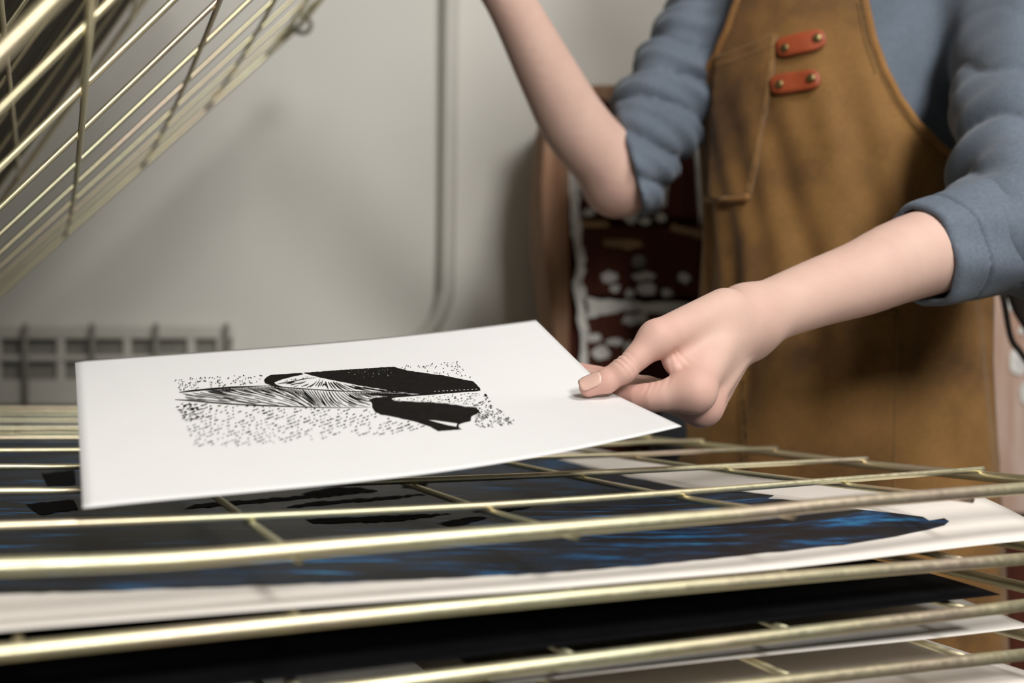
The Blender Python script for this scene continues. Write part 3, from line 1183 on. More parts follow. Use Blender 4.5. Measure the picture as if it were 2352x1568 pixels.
def hand_sdf(P):
    P = P.astype(np.float32)
    # forearm: radius and ulna side by side
    d = chain(P, pts_arm, r_arm, 0.004)
    d = smin(d, sph(P, A3(1738, 797, .733), .0062), .010)             # wrist bone
    palm = None
    for k in ('index', 'middle', 'ring', 'little'):
        p, r = FING[k]
        c = cap(P, p[0], p[1], r[0], r[1])
        palm = c if palm is None else smin(palm, c, .013)
    palm = smin(palm, cap(P, A3(1716, 735, .718), A3(1690, 750, .708), .0205, .0165), .012)
    palm = smin(palm, chain(P, [A3(1650, 765, .700), A3(1590, 812, .678), A3(1543, 836, .665)], [.0105, .0092, .0052], .01), .011)   # web muscle
    fingers = None
    for k in ('index', 'middle', 'ring', 'little'):
        p, r = FING[k]
        f = chain(P, p[1:], r[1:], .003)
        if k != 'index':
            f = smin(f, sph(P, p[2], r[2] * 1.02), .002)
        fingers = f if fingers is None else smin(fingers, f, .0012)
        if k == 'index':
            ki = f
    d = smin(d, palm, .014)
    kn = smin(sph(P, FING['index'][0][1] + np.array([.002, -.001, .001], np.float32), .0095), sph(P, FING['middle'][0][1], .0100), .006)
    d = smin(d, kn, .009)
    d = smin(d, fingers, .0075)
    th = cap(P, cmc, mcp, .0150, .0108)
    th = smin(th, cap(P, mcp, ip, .0098, .0069), .006)
    th = smin(th, sph(P, ip, .0072), .003)
    th2 = smin(cap(P, ip, mid, .0069, .0070), cap(P, mid, tip, .0070, .0057), .003)
    th = smin(th, th2, .003)
    d = smin(d, th, .0075)
    # folds at the thumb joint, the web and the index knuckle
    ax = unit(mcp - ip)
    for s, w_, a_ in ((-.0022, .0006, .0007), (.0008, .0007, .0010), (.0042, .0006, .0008), (.0070, .0006, .0004)):
        d = crease(P, d, ip + ax * s + np.array([-.002, -.004, .005], np.float32), unit(ax + np.array([0.25, 0, .15], np.float32)), w_, a_, .009)
    wb = A3(1548, 820, .668)
    for o, a_, tl in ((0, .0006, (.9, 0, .55)), (.0034, .0004, (.8, 0, .75)), (-.0034, .0004, (1, 0, .2))):
        d = crease(P, d, wb + np.array([o, -.004, o * .3], np.float32), unit(np.array(tl, np.float32)), .0011, a_, .010)
    ik = A3(1500, 884, .655)
    for o, a_ in ((-.002, .0007), (.002, .0006), (.006, .0005), (.011, .0004)):
        d = crease(P, d, ik + np.array([o, -.003, .002 + o * .4], np.float32), unit(np.array([.85, 0, -.5], np.float32)), .0007, a_, .009)
    # extensor tendons raised on the back of the hand
    for a, b, rr in ((A3(1728, 790, .716), A3(1655, 905, .676), .0016),):
        d = smin(d, cap(P, a, b, rr, rr), .006)
    return d


# ---- body, coarse
PSI = math.radians(22)
EL = np.array([math.cos(PSI), -math.sin(PSI), 0])       # towards the person's left
EN = np.array([-math.sin(PSI), -math.cos(PSI), 0])      # the way the person faces
T_PROF = [(-0.62, .300, 1.145, .172, .120), (-0.30, .305, 1.140, .170, .122), (-0.20, .308, 1.135, .166, .118), (-0.08, .322, 1.125, .146, .108), (0.04, .331, 1.115, .130, .100), (0.14, .334, 1.112, .132, .106),
          (0.24, .334, 1.115, .141, .114), (0.33, .330, 1.125, .158, .108), (0.41, .330, 1.135, .155, .085), (0.46, .330, 1.14, .10, .06)]
_t = np.array(T_PROF)


def tor(z):
    z = np.asarray(z, float) - ZC
    return [np.interp(z, _t[:, 0], _t[:, i]) for i in (1, 2, 3, 4)]


# smooth the profile
_zs = np.linspace(-.62, .46, 60)
_d = np.stack([np.interp(_zs, _t[:, 0], _t[:, i]) for i in range(1, 5)], 1)
for _ in range(6):
    _d[1:-1] = (_d[:-2] + 2 * _d[1:-1] + _d[2:]) / 4
_t = np.concatenate([_zs[:, None], _d], 1)


def torso_sdf(P, grow):
    cx_, cy_, rx, ry = [a.astype(np.float32) for a in tor(P[:, 2])]
    q = np.stack([P[:, 0] - cx_, P[:, 1] - cy_], 1)
    l = q @ EL[:2].astype(np.float32)
    n_ = q @ EN[:2].astype(np.float32)
    rx, ry = rx + grow, ry + grow
    k = np.sqrt((l / rx) ** 2 + (n_ / ry) ** 2 + 1e-9)
    return (k - 1) * np.minimum(rx, ry) * (0.5 + 0.5 * np.minimum(1, k))


shL, elL = np.array([.475, 1.045, ZC + .345], np.float32), A3(2345, 515, .825)
shR, elR = np.array([.250, 1.205, ZC + .395], np.float32), A3(1425, 405, 1.10)
wrR = A3(1120, -75, 1.00)
gripR = qmain(0.70, 0.93).astype(np.float32)
pts_r = [elR, A3(1330, 298, 1.075), A3(1268, 190, 1.05), A3(1180, 20, 1.015), wrR]
r_r = [.0330, .0330, .0290, .0225, .0205]
fr_dir = unit(gripR - wrR)
neck0, head_c = np.array([.315, 1.15, ZC + .44], np.float32), np.array([.285, 1.10, ZC + .635], np.float32)


def right_hand(P):
    side = np.array([EB[0], EB[1], 0], np.float32)
    pc = wrR + fr_dir * .045
    d = None
    knu = []
    for i, o in enumerate((-.027, -.009, .009, .027)):
        k0 = wrR + side * o * .6 + fr_dir * .01
        k1 = wrR + side * o + fr_dir * (.069 - abs(i - 1.3) * .004) + np.array([0, 0, .014], np.float32)
        knu.append(k1)
        c = cap(P, k0, k1, .0135, .0105)
        d = c if d is None else smin(d, c, .012)
    for i, k1 in enumerate(knu):
        g = gripR + side * (i - 1.5) * .018
        b = g + np.array([-.004, 0, .0195], np.float32)
        c1 = g + np.array([-.021, 0, .003], np.float32)
        c2 = g + np.array([-.013, 0, -.016], np.float32)
        mm = g + np.array([.014, 0, .013], np.float32)
        f = chain(P, [k1, mm, b, c1, c2], [.0098, .0090, .0084, .0076, .0066], .003)
        d = smin(d, f, .002)
    t0 = wrR + side * -.024 + fr_dir * .03 + np.array([0, 0, -.006], np.float32)
    t1 = t0 + fr_dir * .03 + side * -.010 + np.array([0, 0, -.016], np.float32)
    t2 = gripR + side * -.022 + np.array([.006, 0, -.020], np.float32)
    d = smin(d, chain(P, [t0, t1, t2], [.013, .010, .0075], .004), .004)
    return d


def leg_pts(s):
    hip = np.array([.31, 1.14, 0], np.float32) + (EL * .085 * s).astype(np.float32) + np.array([0, 0, ZC - .12], np.float32)
    knee = hip + np.array([-.01, -.01, -.38], np.float32)
    ank = np.array([hip[0] - .005, hip[1] + .03, .075], np.float32)
    toe = ank + (EN * .14).astype(np.float32) + np.array([0, 0, -.045], np.float32)
    return hip, knee, ank, toe


def face(P, d):
    f = EN.astype(np.float32)
    l = EL.astype(np.float32)
    c = head_c
    u = np.array([0, 0, 1], np.float32)
    d = smin(d, cap(P, c + f * .088 + u * .012, c + f * .108 - u * .022, .007, .012), .010)     # nose
    for s in (-1, 1):
        d = smax(d, -sph(P, c + f * .104 + l * .030 * s + u * .008, .016), .012)
        d = smin(d, sph(P, c + f * .082 + l * .030 * s + u * .006, .0125), .003)
        d = smin(d, cap(P, c + l * .074 * s + u * .018 - f * .01, c + l * .072 * s - u * .025 - f * .005, .010, .007), .006)
    d = smin(d, cap(P, c + f * .090 + l * .018 - u * .050, c + f * .090 - l * .018 - u * .050, .007, .007), .006)
    d = smax(d, -cap(P, c + f * .101 + l * .022 - u * .050, c + f * .101 - l * .022 - u * .050, .0022, .0022), .003)
    return d


def body_sdf(P):
    P = P.astype(np.float32)
    z = P[:, 2] - ZC
    d = smax(torso_sdf(P, -.022), np.maximum(z - .40, -.16 - z), .06)
    for s in (-1, 1):
        h_, k_, a_, t_ = leg_pts(s)
        d = smin(d, chain(P, [h_, k_, a_], [.078, .052, .036], .02), .04)
        d = smin(d, chain(P, [a_ + np.array([0, 0, -.04], np.float32), t_], [.034, .028], .01), .02)
    d = smin(d, cap(P, np.array([.327, 1.13, ZC + .40], np.float32), neck0, .07, .052), .05)
    d = smin(d, cap(P, neck0, head_c + np.array([0, .01, -.05], np.float32), .050, .052), .02)
    hd = sph(P * np.array([1, 1, .82], np.float32), head_c * np.array([1, 1, .82], np.float32), .088)
    hd = smin(hd, cap(P, head_c + (EN * .03).astype(np.float32) - np.array([0, 0, .03], np.float32), head_c + (EN * .055).astype(np.float32) - np.array([0, 0, .088], np.float32), .06, .030), .04)
    d = smin(d, face(P, hd), .02)
    d = smin(d, chain(P, [np.array([.330, 1.13, ZC + .37], np.float32), shL, elL], [.06, .046, .036], .01), .04)
    d = smin(d, chain(P, [np.array([.300, 1.14, ZC + .38], np.float32), shR, elR], [.06, .046, .034], .01), .04)
    d = smin(d, chain(P, pts_r, r_r, .006), .012)
    d = smin(d, sph(P, A3(1412, 430, 1.11), .026), .02)
    d = smin(d, right_hand(P), .015)
    d = smin(d, chain(P, pts_arm, r_arm, .004), .006)
    return d


person = thing('person', (.31, 1.14, 0), 'person in slate shirt and ochre apron holding a print and lifting the rack', 'person')
ax_arm = unit((pts_arm[-1] - pts_arm[-2]).astype(float))
cutp = pts_arm[4] + ax_arm * 0.040
Vh, Qh = sdf_mesh(hand_sdf, (A3(1300, 0, .7)[0], .60, ZC - .085), (cutp[0] + .05, .95, ZC + .125), .00095)
Vb2, Qb2 = sdf_mesh(body_sdf, (-.22, .68, 0.0), (.60, 1.36, ZC + .80), .0052)


def weld_arm(fine, coarse, point, ax):
    """cut both surfaces across the sleeve and bridge the two rims into one skin"""
    bm = bmesh.new()
    rims = []
    for (V_, Q_), sgn in ((fine, 1), (coarse, -1)):
        s = (V_ - point) @ ax
        near = np.linalg.norm(V_ - (point + s[:, None] * ax), axis=1) < .075
        if sgn > 0:
            keep = s < 0
        else:
            keep = ~((s < 0.006) & near & (s > -.6) & ((V_[:, 1] < .93) & (V_[:, 2] < ZC + .14)))
        m = keep[Q_].all(1)
        Q2 = Q_[m]
        used = np.unique(Q2)
        mp = np.full(len(V_), -1)
        vs_ = [bm.verts.new(V_[i]) for i in used]
        mp[used] = np.arange(len(used))
        es = []
        for q in Q2:
            try:
                bm.faces.new([vs_[mp[i]] for i in q])
            except ValueError:
                pass
        rims.append(vs_)
    bm.verts.ensure_lookup_table()
    be = [e for e in bm.edges if e.is_boundary]
    # keep the largest rim of each side
    def loops(edges):
        left = set(edges)
        out = []
        while left:
            e = left.pop()
            st = [e]
            g = [e]
            while st:
                c = st.pop()
                for v in c.verts:
                    for e2 in v.link_edges:
                        if e2 in left:
                            left.discard(e2)
                            st.append(e2)
                            g.append(e2)
            out.append(g)
        return sorted(out, key=len, reverse=True)
    lp = loops(be)
    print('rims', [len(g) for g in lp][:6])
    try:
        bmesh.ops.bridge_loops(bm, edges=lp[0] + lp[1])
    except Exception as ex:
        print('bridge', ex)
    for g in loops([e for e in bm.edges if e.is_boundary]):
        try:
            bmesh.ops.holes_fill(bm, edges=g, sides=0)
        except Exception:
            pass
    bmesh.ops.recalc_face_normals(bm, faces=bm.faces)
    V_ = np.array([v.co[:] for v in bm.verts])
    bm.verts.index_update()
    F_ = [tuple(v.index for v in f.verts) for f in bm.faces]
    bm.free()
    return V_, F_


body = obj('body', weld_arm((Vh, Qh), (Vb2, Qb2), cutp, ax_arm), M['skin'], person)
# pigment: redder knuckles and finger ends
me = body.data
cov = np.zeros(len(me.vertices) * 3)
me.vertices.foreach_get('co', cov)
W = cov.reshape(-1, 3) + np.array(root_loc(body))
fl = np.zeros(len(W))
for c, r, a in [(tip, .018, .55), (ip, .014, .35), (FING['index'][0][1], .016, .5), (FING['middle'][0][1], .018, .6), (FING['index'][0][2], .02, .5), (FING['ring'][0][3], .02, .6), (FING['ring'][0][4], .02, .7),
                (FING['middle'][0][3], .02, .6), (mcp, .016, .35), ((mcp + ip) / 2, .02, .35), (mid, .016, .5), (A3(1548, 820, .668), .010, .45), (A3(1530, 860, .67), .012, .5), (elR, .035, .4), (A3(1412, 440, 1.11), .03, .4)]:
    fl = np.maximum(fl, a * np.exp(-(np.linalg.norm(W - c, axis=1) / r) ** 2))
at_ = me.attributes.new('flush', 'FLOAT', 'POINT')
at_.data.foreach_set('value', fl.astype(np.float32))

# thumb nail: a thin curved plate on the top of the thumb end
na = unit((tip - mid).astype(float))
nc = (mid * .16 + tip * .84).astype(float)
nn = np.array([-.12, -.78, .62])
nn = unit(nn - na * (nn @ na))
nw = np.cross(na, nn)
Vn, Fn = [], []
nu_, nv_ = 9, 9
for j in range(nv_):
    for i in range(nu_):
        u, v = i / (nu_ - 1) * 2 - 1, j / (nv_ - 1) * 2 - 1
        wdt = .0054 * (1 - .25 * max(0, abs(v) - .5) ** 1.5 * 2)
        ang = u * .75
        L = .0070
        rr = .0060 - .0009 * v
        base = nc + na * (v * L * (1 - .12 * u * u))
        Vn.append(base + nw * math.sin(ang) * wdt * 1.35 + nn * (math.cos(ang) * rr + .0006))
for j in range(nv_ - 1):
    for i in range(nu_ - 1):
        a = j * nu_ + i
        Fn.append((a, a + 1, a + nu_ + 1, a + nu_))
nl = obj('thumb_nail', (Vn, Fn), M['nail'], body)
m = nl.modifiers.new('thick', 'SOLIDIFY')
m.thickness = .0005
nl.parent = body

# eyes
M['eye_white'] = simple('eye_white', (0.75, 0.73, 0.70), 0.3)
M['iris'] = simple('brown_iris', (0.06, 0.03, 0.015), 0.2)
for s in (-1, 1):
    c = head_c + EN * .0855 + EL * .030 * s + np.array([0, 0, .006])
    r_ = [.0108 * math.sin(math.pi * i / 10) + 1e-5 for i in range(11)]
    pts_ = [c + EN * (.0108 * -math.cos(math.pi * i / 10)) for i in range(11)]
    e_ = obj('eye', tube(pts_, r_, 14), M['eye_white'], body)
    obj('brow', tube([c + np.array([0, 0, .017]) + EN * .006 + EL * (t * .015) + np.array([0, 0, -.004 * t * t]) for t in (-1, -.5, 0, .5, 1)], [.0012, .0025, .0028, .0025, .0012], 8), M['hair'], body)
    for i_ in range(1):
        k_ = [c + EN * q for q in (.0098, .0106, .0111)]
        obj('iris', tube(k_, [.0050, .0042, .0005], 14), M['iris'], body)

# hair, trousers, shoes
def hair_sdf(P):
    P = P.astype(np.float32)
    d = sph(P * np.array([1, 1, .85], np.float32), (head_c - (EN * .012).astype(np.float32)) * np.array([1, 1, .85], np.float32), .100)
    fwd = (P - head_c) @ EN.astype(np.float32)
    up = P[:, 2] - head_c[2]
    d = smax(d, np.minimum(fwd - .035, .9 * fwd - up + .0), .01)
    d = smin(d, cap(P, head_c - (EN * .10).astype(np.float32) + np.array([0, 0, .03], np.float32), head_c - (EN * .12).astype(np.float32) + np.array([0, 0, .05], np.float32), .035, .035), .015)
    d = d + .0015 * np.sin(P[:, 0] * 330 + 4 * np.sin(P[:, 2] * 30))
    return d


obj('hair', sdf_mesh(hair_sdf, head_c - .2, head_c + .2, .005), M['hair'], person)


def trouser_sdf(P):
    P = P.astype(np.float32)
    z = P[:, 2] - ZC
    d = smax(torso_sdf(P, -.012), np.maximum(z + .02, -.2 - z), .02)
    for s in (-1, 1):
        h_, k_, a_, t_ = leg_pts(s)
        d = smin(d, chain(P, [h_, k_, a_], [.086, .062, .052], .02), .03)
    return d


obj('trousers', sdf_mesh(trouser_sdf, (.05, .9, .02), (.60, 1.36, ZC + .02), .007), M['trousers'], person)
for s in (-1, 1):
    h_, k_, a_, t_ = leg_pts(s)

    def shoe_sdf(P, a_=a_, t_=t_):
        P = P.astype(np.float32)
        d = chain(P, [a_ + np.array([0, .02, -.03], np.float32), a_ + np.array([0, -.04, -.03], np.float32), t_], [.044, .044, .040], .01)
        return smax(d, -(P[:, 2] - .002), .004)
    obj('shoe', sdf_mesh(shoe_sdf, a_ - .2, a_ + .2, .006), M['shoe'], person)


# ---- shirt
def folds(P, a, b, n, amp, ph):
    """pulled cloth: ridges running round the arm"""
    ba = b - a
    L = np.linalg.norm(ba)
    ax = ba / L
    q = P - a
    s = q @ ax
    r = q - s[:, None] * ax
    side = unit(np.cross(ax, np.array([0, 0, 1.0])))
    up = np.cross(side, ax)
    an = np.arctan2(r @ up, r @ side)
    f = 1.25 - 2.1 * np.abs(np.sin(math.pi * n * s / L + 1.7 * np.cos(an + ph) + 0.45 * np.sin(2 * an + s * 40))) ** .6 + 0.35 * np.sin(2 * math.pi * n * 1.9 * s / L - 1.5 * np.cos(an - ph))
    return amp * f, s / L


hemR = A3(1436, 352, 1.098)
axR = unit((elR - shR).astype(float))


def shirt_sdf(P):
    P = P.astype(np.float32)
    z = P[:, 2] - ZC
    d = smax(torso_sdf(P, -.006), np.maximum(z - .425, -.10 - z), .03)
    d = smin(d, cap(P, np.array([.330, 1.13, ZC + .385], np.float32), shL, .055, .060), .04)
    d = smin(d, cap(P, np.array([.320, 1.14, ZC + .395], np.float32), shR, .055, .056), .04)
    # left sleeve, loose
    f, s = folds(P, shL, elL, 5, .0050, .4)
    w_ = np.clip((s - .30) / .5, 0, 1)
    aL = cap(P, shL, elL, .060, .047) + f * w_
    f2, s2 = folds(P, elL, pts_arm[4], 3.0, .0036, 1.9)
    bL = cap(P, elL, cufA + (cufB - cufA) * .30, .046, .0385) + f2 * np.clip(1.1 - s2, 0, 1)
    d = smin(d, smin(aL, bL, .022), .028)
    # right sleeve, pulled up to the elbow
    f, s = folds(P, shR, elR, 7.0, .0050, 1.2)
    aR = cap(P, shR, elR + (elR - shR) * .02, .056, .0450) + f * np.clip((s - .05) / .35, 0.3, 1)
    hem = (P - hemR) @ hem_n
    aR = smax(aR, hem, .004)
    inner = cap(P, elR - (elR - shR) * .25, elR + (elR - shR) * .3, .038, .038)
    aR = smax(aR, -smax(inner, -(hem + .012), .003), .002)
    d = smin(d, aR, .022)
    # neck hole
    d = smax(d, -cap(P, neck0 + np.array([0, 0, -.03], np.float32), neck0 + np.array([0, 0, .2], np.float32), .058, .062), .006)
    # long soft folds on the chest and side
    l = (P[:, 0] - .33) * EL[0] + (P[:, 1] - 1.12) * EL[1]
    d = d + .0018 * np.sin(l * 95 + 3 * np.sin(z * 9)) * np.clip((np.abs(l) - .05) / .08, 0, 1)
    return d


cufB = A3(2110, 590, .787).astype(np.float64)      # mouth of the cuff
cufA = A3(2262, 545, .812).astype(np.float64)
cufA, cufB = cufA.astype(np.float32), cufB.astype(np.float32)
hem_n = unit(np.array([-.965, 0.0, -.26]))
shirt = obj('shirt', sdf_mesh(shirt_sdf, (.02, .66, ZC - .16), (.62, 1.32, ZC + .50), .0032), M['shirt'], person)
axc = unit((cufB - cufA).astype(float)).astype(np.float32)
cufL = float(np.linalg.norm(cufB - cufA))


def cuff_sdf(P):
    P = P.astype(np.float32)
    q = P - cufA
    s = q @ axc
    r = np.linalg.norm(q - s[:, None] * axc, axis=1)
    t = s / cufL
    q2 = q - s[:, None] * axc
    an = np.arctan2(q2[:, 2], q2 @ np.cross(axc, np.array([0, 0, 1], np.float32)))
    ro = .0430 - .0062 * np.clip(t, 0, 1.1) + .0010 * np.sin(an * 3 + 2) + .0008 * np.sin(an * 7 + s * 60)
    ro = ro - .0026 * np.exp(-((t - .60 - .05 * np.sin(an)) / .018) ** 2) + .0008 * np.clip((t - .62) * 4, 0, 1)
    d = r - ro
    tilt = .05 * np.sin(an * 2 + 1)
    d = smax(d, np.maximum((t - 1.0 - tilt * .3) * cufL, (-.02 - t) * cufL), .005)
    inn = r - (ro - .0055)
    d = smax(d, -smax(inn, -(t - .45) * cufL, .003), .002)
    return d


obj('cuff', sdf_mesh(cuff_sdf, np.minimum(cufA, cufB) - .065, np.maximum(cufA, cufB) + .065, .0016), M['shirt'], shirt)


def collar_sdf(P):
    P = P.astype(np.float32)
    q = P - (neck0 + np.array([0, 0, -.035], np.float32))
    r = np.sqrt(q[:, 0] ** 2 + q[:, 1] ** 2)
    return smax(np.abs(r - .064 - .15 * np.abs(q[:, 2])) - .003, np.abs(q[:, 2]) - .025, .002)


obj('collar', sdf_mesh(collar_sdf, neck0 - .12, neck0 + .1, .003), M['shirt'], shirt)

# ---- apron: a surface wrapped round the front of the torso
def wrinkle(phi, z):
    zz = z - ZC
    a = .0030 * math.sin(9 * phi + 14 * zz + 1.5 * math.sin(5 * phi)) * math.exp(-((zz - .06) / .12) ** 2)
    b = .0035 * math.sin(5.2 * phi - 30 * zz + .6) * math.exp(-((zz - .10) / .10) ** 2) * math.exp(-((phi - .35) / .6) ** 2)
    c = .0050 * math.exp(-((phi + .62 + .10 * math.sin(zz * 25)) / .10) ** 2) * min(1, max(0, (.12 - zz) / .08)) * min(1, max(0, (zz + .12) / .08))
    e = .004 * math.sin(7 * phi + .5) * min(1, max(0, (-.05 - zz) / .2))
    g = .0022 * math.sin(17 * phi - 22 * zz + 2 * math.sin(9 * zz)) * math.exp(-((zz - .02) / .10) ** 2) + .0016 * math.sin(23 * phi + 40 * zz)* math.exp(-((zz - .14) / .10) ** 2)
    return 1.5 * (a + b) - 1.3 * c + e + g


def apron_pt(phi, z, off=0.0):
    cx_, cy_, rx, ry = tor(z)
    o = .007 + off + wrinkle(phi, z)
    flare = max(0, (-.02 - (z - ZC))) * .05
    p = np.array([cx_, cy_, 0]) + EL * (rx + o + flare) * math.sin(phi) + EN * (ry + o + flare) * math.cos(phi)
    return np.array([p[0], p[1], z])


def apron_inv(px, py, phi=0.0, z=None):
    x = np.array([phi, z if z is not None else ZC + (784 - py) / F * 1.03])
    for _ in range(40):
        p0 = proj(apron_pt(*x))
        e = np.array([px, py], float) - p0
        if abs(e).max() < .05:
            break
        h = 1e-4
        J = np.stack([(proj(apron_pt(x[0] + h, x[1])) - p0) / h, (proj(apron_pt(x[0], x[1] + h)) - p0) / h], 1)
        s = np.linalg.lstsq(J, e, rcond=None)[0]
        m_ = max(abs(s[0]) / .25, abs(s[1]) / .05, 1)
        x = x + s / m_
        x[0] = min(1.75, max(-1.75, x[0]))
    return x


right_px = [(1985, -30), (1993, 10), (2010, 90), (2035, 160), (2068, 225), (2110, 285), (2150, 325), (2185, 355)]
left_px = [(1700, -40), (1690, 5), (1668, 70), (1645, 125)]
RR = [apron_inv(x, y, .5) for x, y in right_px]
LL = [apron_inv(x, y, -.7) for x, y in left_px]

zR = np.array([q[1] for q in RR])[::-1]
pR = np.array([q[0] for q in RR])[::-1]
zL = np.array([q[1] for q in LL])[::-1]
pL = np.array([q[0] for q in LL])[::-1]


def phi_R(z):
    if z > zR[-1]:
        return float(pR[-1] - (z - zR[-1]) * 1.2)
    if z >= zR[0]:
        return float(np.interp(z, zR, pR))
    t = min(1, (zR[0] - z) / .03)
    return float(pR[0] + (1.42 - pR[0]) * t)


def phi_L(z):
    if z > zL[-1]:
        return float(pL[-1] + (z - zL[-1]) * 1.2)
    if z >= zL[0]:
        return float(np.interp(z, zL, pL))
    t = min(1, (zL[0] - z) / .05)
    return float(pL[0] + (-1.40 - pL[0]) * t)


ztop, zbot = ZC + .375, ZC - .46
nz_, np_ = 200, 110
zz_ = np.linspace(zbot, ztop, nz_)
Va, Fa = [], []
for z in zz_:
    a, b = phi_L(z), phi_R(z)
    for i in range(np_):
        Va.append(apron_pt(a + (b - a) * i / (np_ - 1), z))
for j in range(nz_ - 1):
    for i in range(np_ - 1):
        k = j * np_ + i
        Fa.append((k, k + 1, k + np_ + 1, k + np_))
apron = obj('apron', (Va, Fa), M['apron'], person)
m = apron.modifiers.new('thick', 'SOLIDIFY')
m.thickness = .0016
m.offset = -1

# bound armhole edges and straps
for fn, nm in ((phi_R, 1), (phi_L, -1)):
    zs_ = np.linspace(zR[0] - .02 if nm > 0 else zL[0] - .02, ztop, 60)
    obj('edge_binding', tube([apron_pt(fn(z) - .012 * nm, z, .001) for z in zs_], .0036, 8, flat=.0020, up=tuple(EN)), M['apron_edge'], apron)
    a = apron_pt(fn(ztop) - .1 * nm, ztop)
    p = smooth_path([a, a + np.array([0, .02, .05]), np.array([.33 + .055 * nm, 1.13, ZC + .485]), np.array([.33 + .02 * nm, 1.22, ZC + .42]), np.array([.33 - .07 * nm, 1.235, ZC + .25])], 24)
    obj('shoulder_strap', tube(p, .016, 10, flat=.0025, up=tuple(EN)), M['apron'], apron)


def on_apron(poly, off, cell_px=9):
    """triangulated patch following the apron inside a pixel polygon"""
    uv = []
    g = apron_inv(*poly[0])
    for x, y in poly:
        g = apron_inv(x, y, g[0], g[1])
        uv.append(tuple(g))
    k = 2.0                       # bring angle and height to like scale
    pts = [Vector((a / 8 * k, b * k)) for a, b in uv]
    n = len(pts)
    verts = list(pts)
    xs, ys = [p.x for p in pts], [p.y for p in pts]
    for x in np.arange(min(xs), max(xs), .008):
        for y in np.arange(min(ys), max(ys), .008):
            verts.append(Vector((x + 1e-5, y + 1e-5)))
    r = geometry.delaunay_2d_cdt(verts, [(i, (i + 1) % n) for i in range(n)], [list(range(n))], 1, 1e-7)
    V_ = [apron_pt(p.x * 8 / k, p.y / k, off) for p in r[0]]
    f = []
    for t in r[2]:
        a, b, c = [r[0][i] for i in t]
        f.append(tuple(t) if (b - a).cross(c - a) > 0 else tuple(reversed(t)))
    return V_, f, uv


def dense(poly, step=14):
    out = []
    for i in range(len(poly)):
        a, b = np.array(poly[i], float), np.array(poly[(i + 1) % len(poly)], float)
        n = max(1, int(np.linalg.norm(b - a) / step))
        out += [tuple(a + (b - a) * k / n) for k in range(n)]
    return out


def patch(name, poly, off, th, mat, parent):
    v, f, uv = on_apron(dense(poly), off)
    o = obj(name, (v, f), mat, parent)
    mm = o.modifiers.new('thick', 'SOLIDIFY')
    mm.thickness = th
    mm.offset = -1
    return o


def stitch(line, off=.0016, ln=6.5, gap=3.5, r=.00055):
    """dashes of thread along a pixel line on the apron"""
    P = smooth_path(line, max(8, 10 * (len(line) - 1)))
    seg = np.linalg.norm(np.diff(P, axis=0), axis=1)
    cum = np.concatenate([[0], np.cumsum(seg)])
    out = []
    s = 0
    g = apron_inv(*P[0])
    while s < cum[-1] - ln:
        e = []
        for q in (s, s + ln / 2, s + ln):
            x, y = np.interp(q, cum, P[:, 0]), np.interp(q, cum, P[:, 1])
            g = apron_inv(x, y, g[0], g[1])
            e.append(apron_pt(g[0], g[1], off))
        out.append(tube(e, r, 5))
        s += ln + gap
    return join(*out)


pocket = patch('chest_pocket', [(1652, 132), (1700, 118), (1788, 78), (1782, 140), (1770, 220), (1756, 300), (1742, 380), (1726, 452), (1680, 456), (1634, 456), (1640, 300), (1645, 200)], .0044, .0040, M['apron'], apron)
obj('stitching', join(stitch([(1652, 150), (1700, 137), (1780, 103)], .0048), stitch([(1654, 130), (1700, 116), (1785, 78)], .0048), stitch([(1780, 85), (1768, 200), (1740, 360), (1722, 440)], .0050)), M['thread'], apron)
gp = [apron_inv(x, y, -.6) for x, y in ((1728, 448), (1722, 456), (1680, 459), (1632, 459))]
obj('pocket_hem', tube([apron_pt(a, b, .0050) for a, b in gp], .0032, 8), M['apron_edge'], pocket)
obj('stitching', join(stitch([(1980, 5), (1996, 90), (2022, 165), (2056, 232), (2100, 292), (2150, 340)], .002), stitch([(1972, 5), (1988, 92), (2014, 170)], .002)), M['thread'], apron)
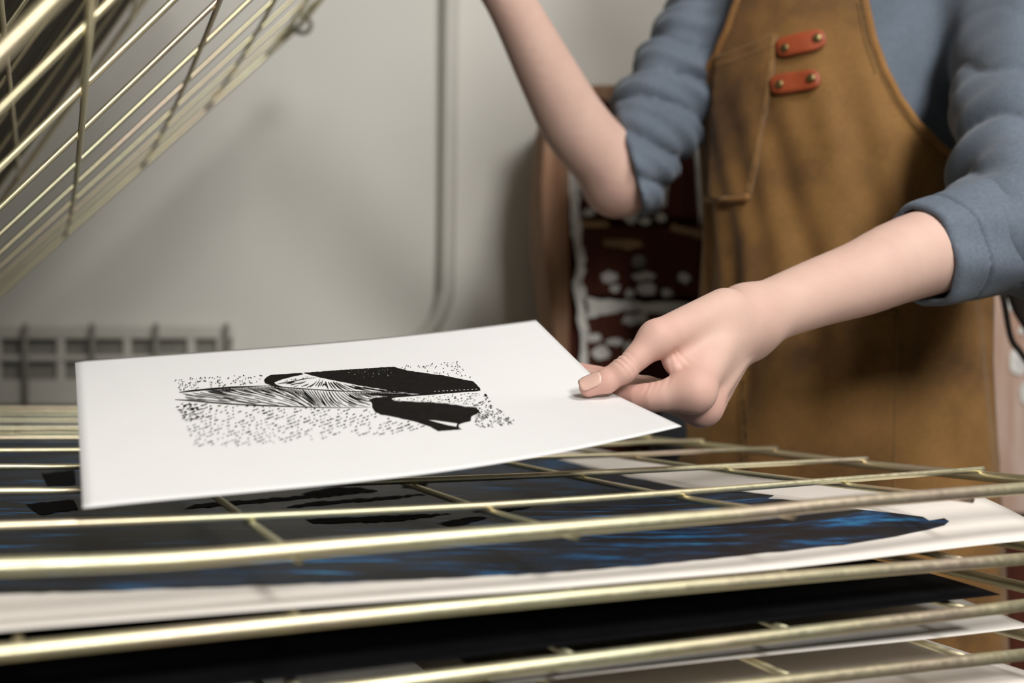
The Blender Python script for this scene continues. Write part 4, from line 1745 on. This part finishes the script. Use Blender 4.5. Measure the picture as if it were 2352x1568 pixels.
low_pocket = patch('front_pocket', [(1700, 722), (1860, 716), (2058, 716), (2056, 850), (2052, 1000), (2048, 1200), (1860, 1205), (1722, 1200), (1712, 1000), (1704, 850)], .0022, .0024, M['apron'], apron)
obj('stitching', join(stitch([(2058, 722), (2056, 850), (2052, 1000), (2049, 1130)], .0036), stitch([(1701, 730), (1704, 850), (1711, 1000), (1717, 1120)], .0036), stitch([(1705, 722), (1860, 717), (2056, 717)], .0036)), M['thread'], apron)


def leather(c, w_, h_, ang):
    t = math.radians(ang)
    pts = []
    for i in range(44):
        a = 2 * math.pi * i / 44
        ca, sa = math.cos(a), math.sin(a)
        x = w_ * math.copysign(abs(ca) ** .75, ca)
        y = h_ * math.copysign(abs(sa) ** .75, sa) * (.84 + .16 * (x / w_) ** 2 * 1.2)
        pts.append((c[0] + x * math.cos(t) - y * math.sin(t), c[1] + x * math.sin(t) + y * math.cos(t)))
    return pts


for c, ang, riv in (((1842, 101), -14, ((1807, 113), (1879, 91))), ((1829, 190), -9, ((1795, 196), (1866, 182)))):
    o = patch('leather_tab', leather(c, 57, 27, ang), .0050, .0028, M['leather'], apron)
    o['label'] = 'orange leather tab'
    for x, y in riv:
        g = apron_inv(x, y, 0)
        n0 = unit(apron_pt(g[0], g[1], .01) - apron_pt(*g))
        p = apron_pt(g[0], g[1], .0052)
        rv = obj('rivet', tube([p - n0 * .001, p + n0 * .0008, p + n0 * .0016, p + n0 * .0021], [.0042, .0042, .0032, .0012], 16), M['brass'], apron)
        rv['label'] = 'brass rivet'

# dark tie hanging at the hip, right edge of the picture
tp = [apron_pt(1.40, ZC + .075, .001), at(2318, 632, 1.06), at(2335, 660, 1.08), at(2352, 700, 1.10), at(2385, 760, 1.12), at(2410, 850, 1.13)]
t1 = obj('apron_tie', tube(smooth_path(tp, 24), .014, 10, flat=.003, up=(0, -1, 0)), M['tie'], apron)
t1['label'] = 'dark apron tie'
tp = [apron_pt(1.40, ZC + .070, .001), at(2306, 690, 1.055), at(2322, 775, 1.09), at(2345, 810, 1.11), at(2380, 860, 1.13)]
obj('apron_tie', tube(smooth_path(tp, 20), .0035, 8, flat=.002, up=(0, -1, 0)), M['tie'], apron)
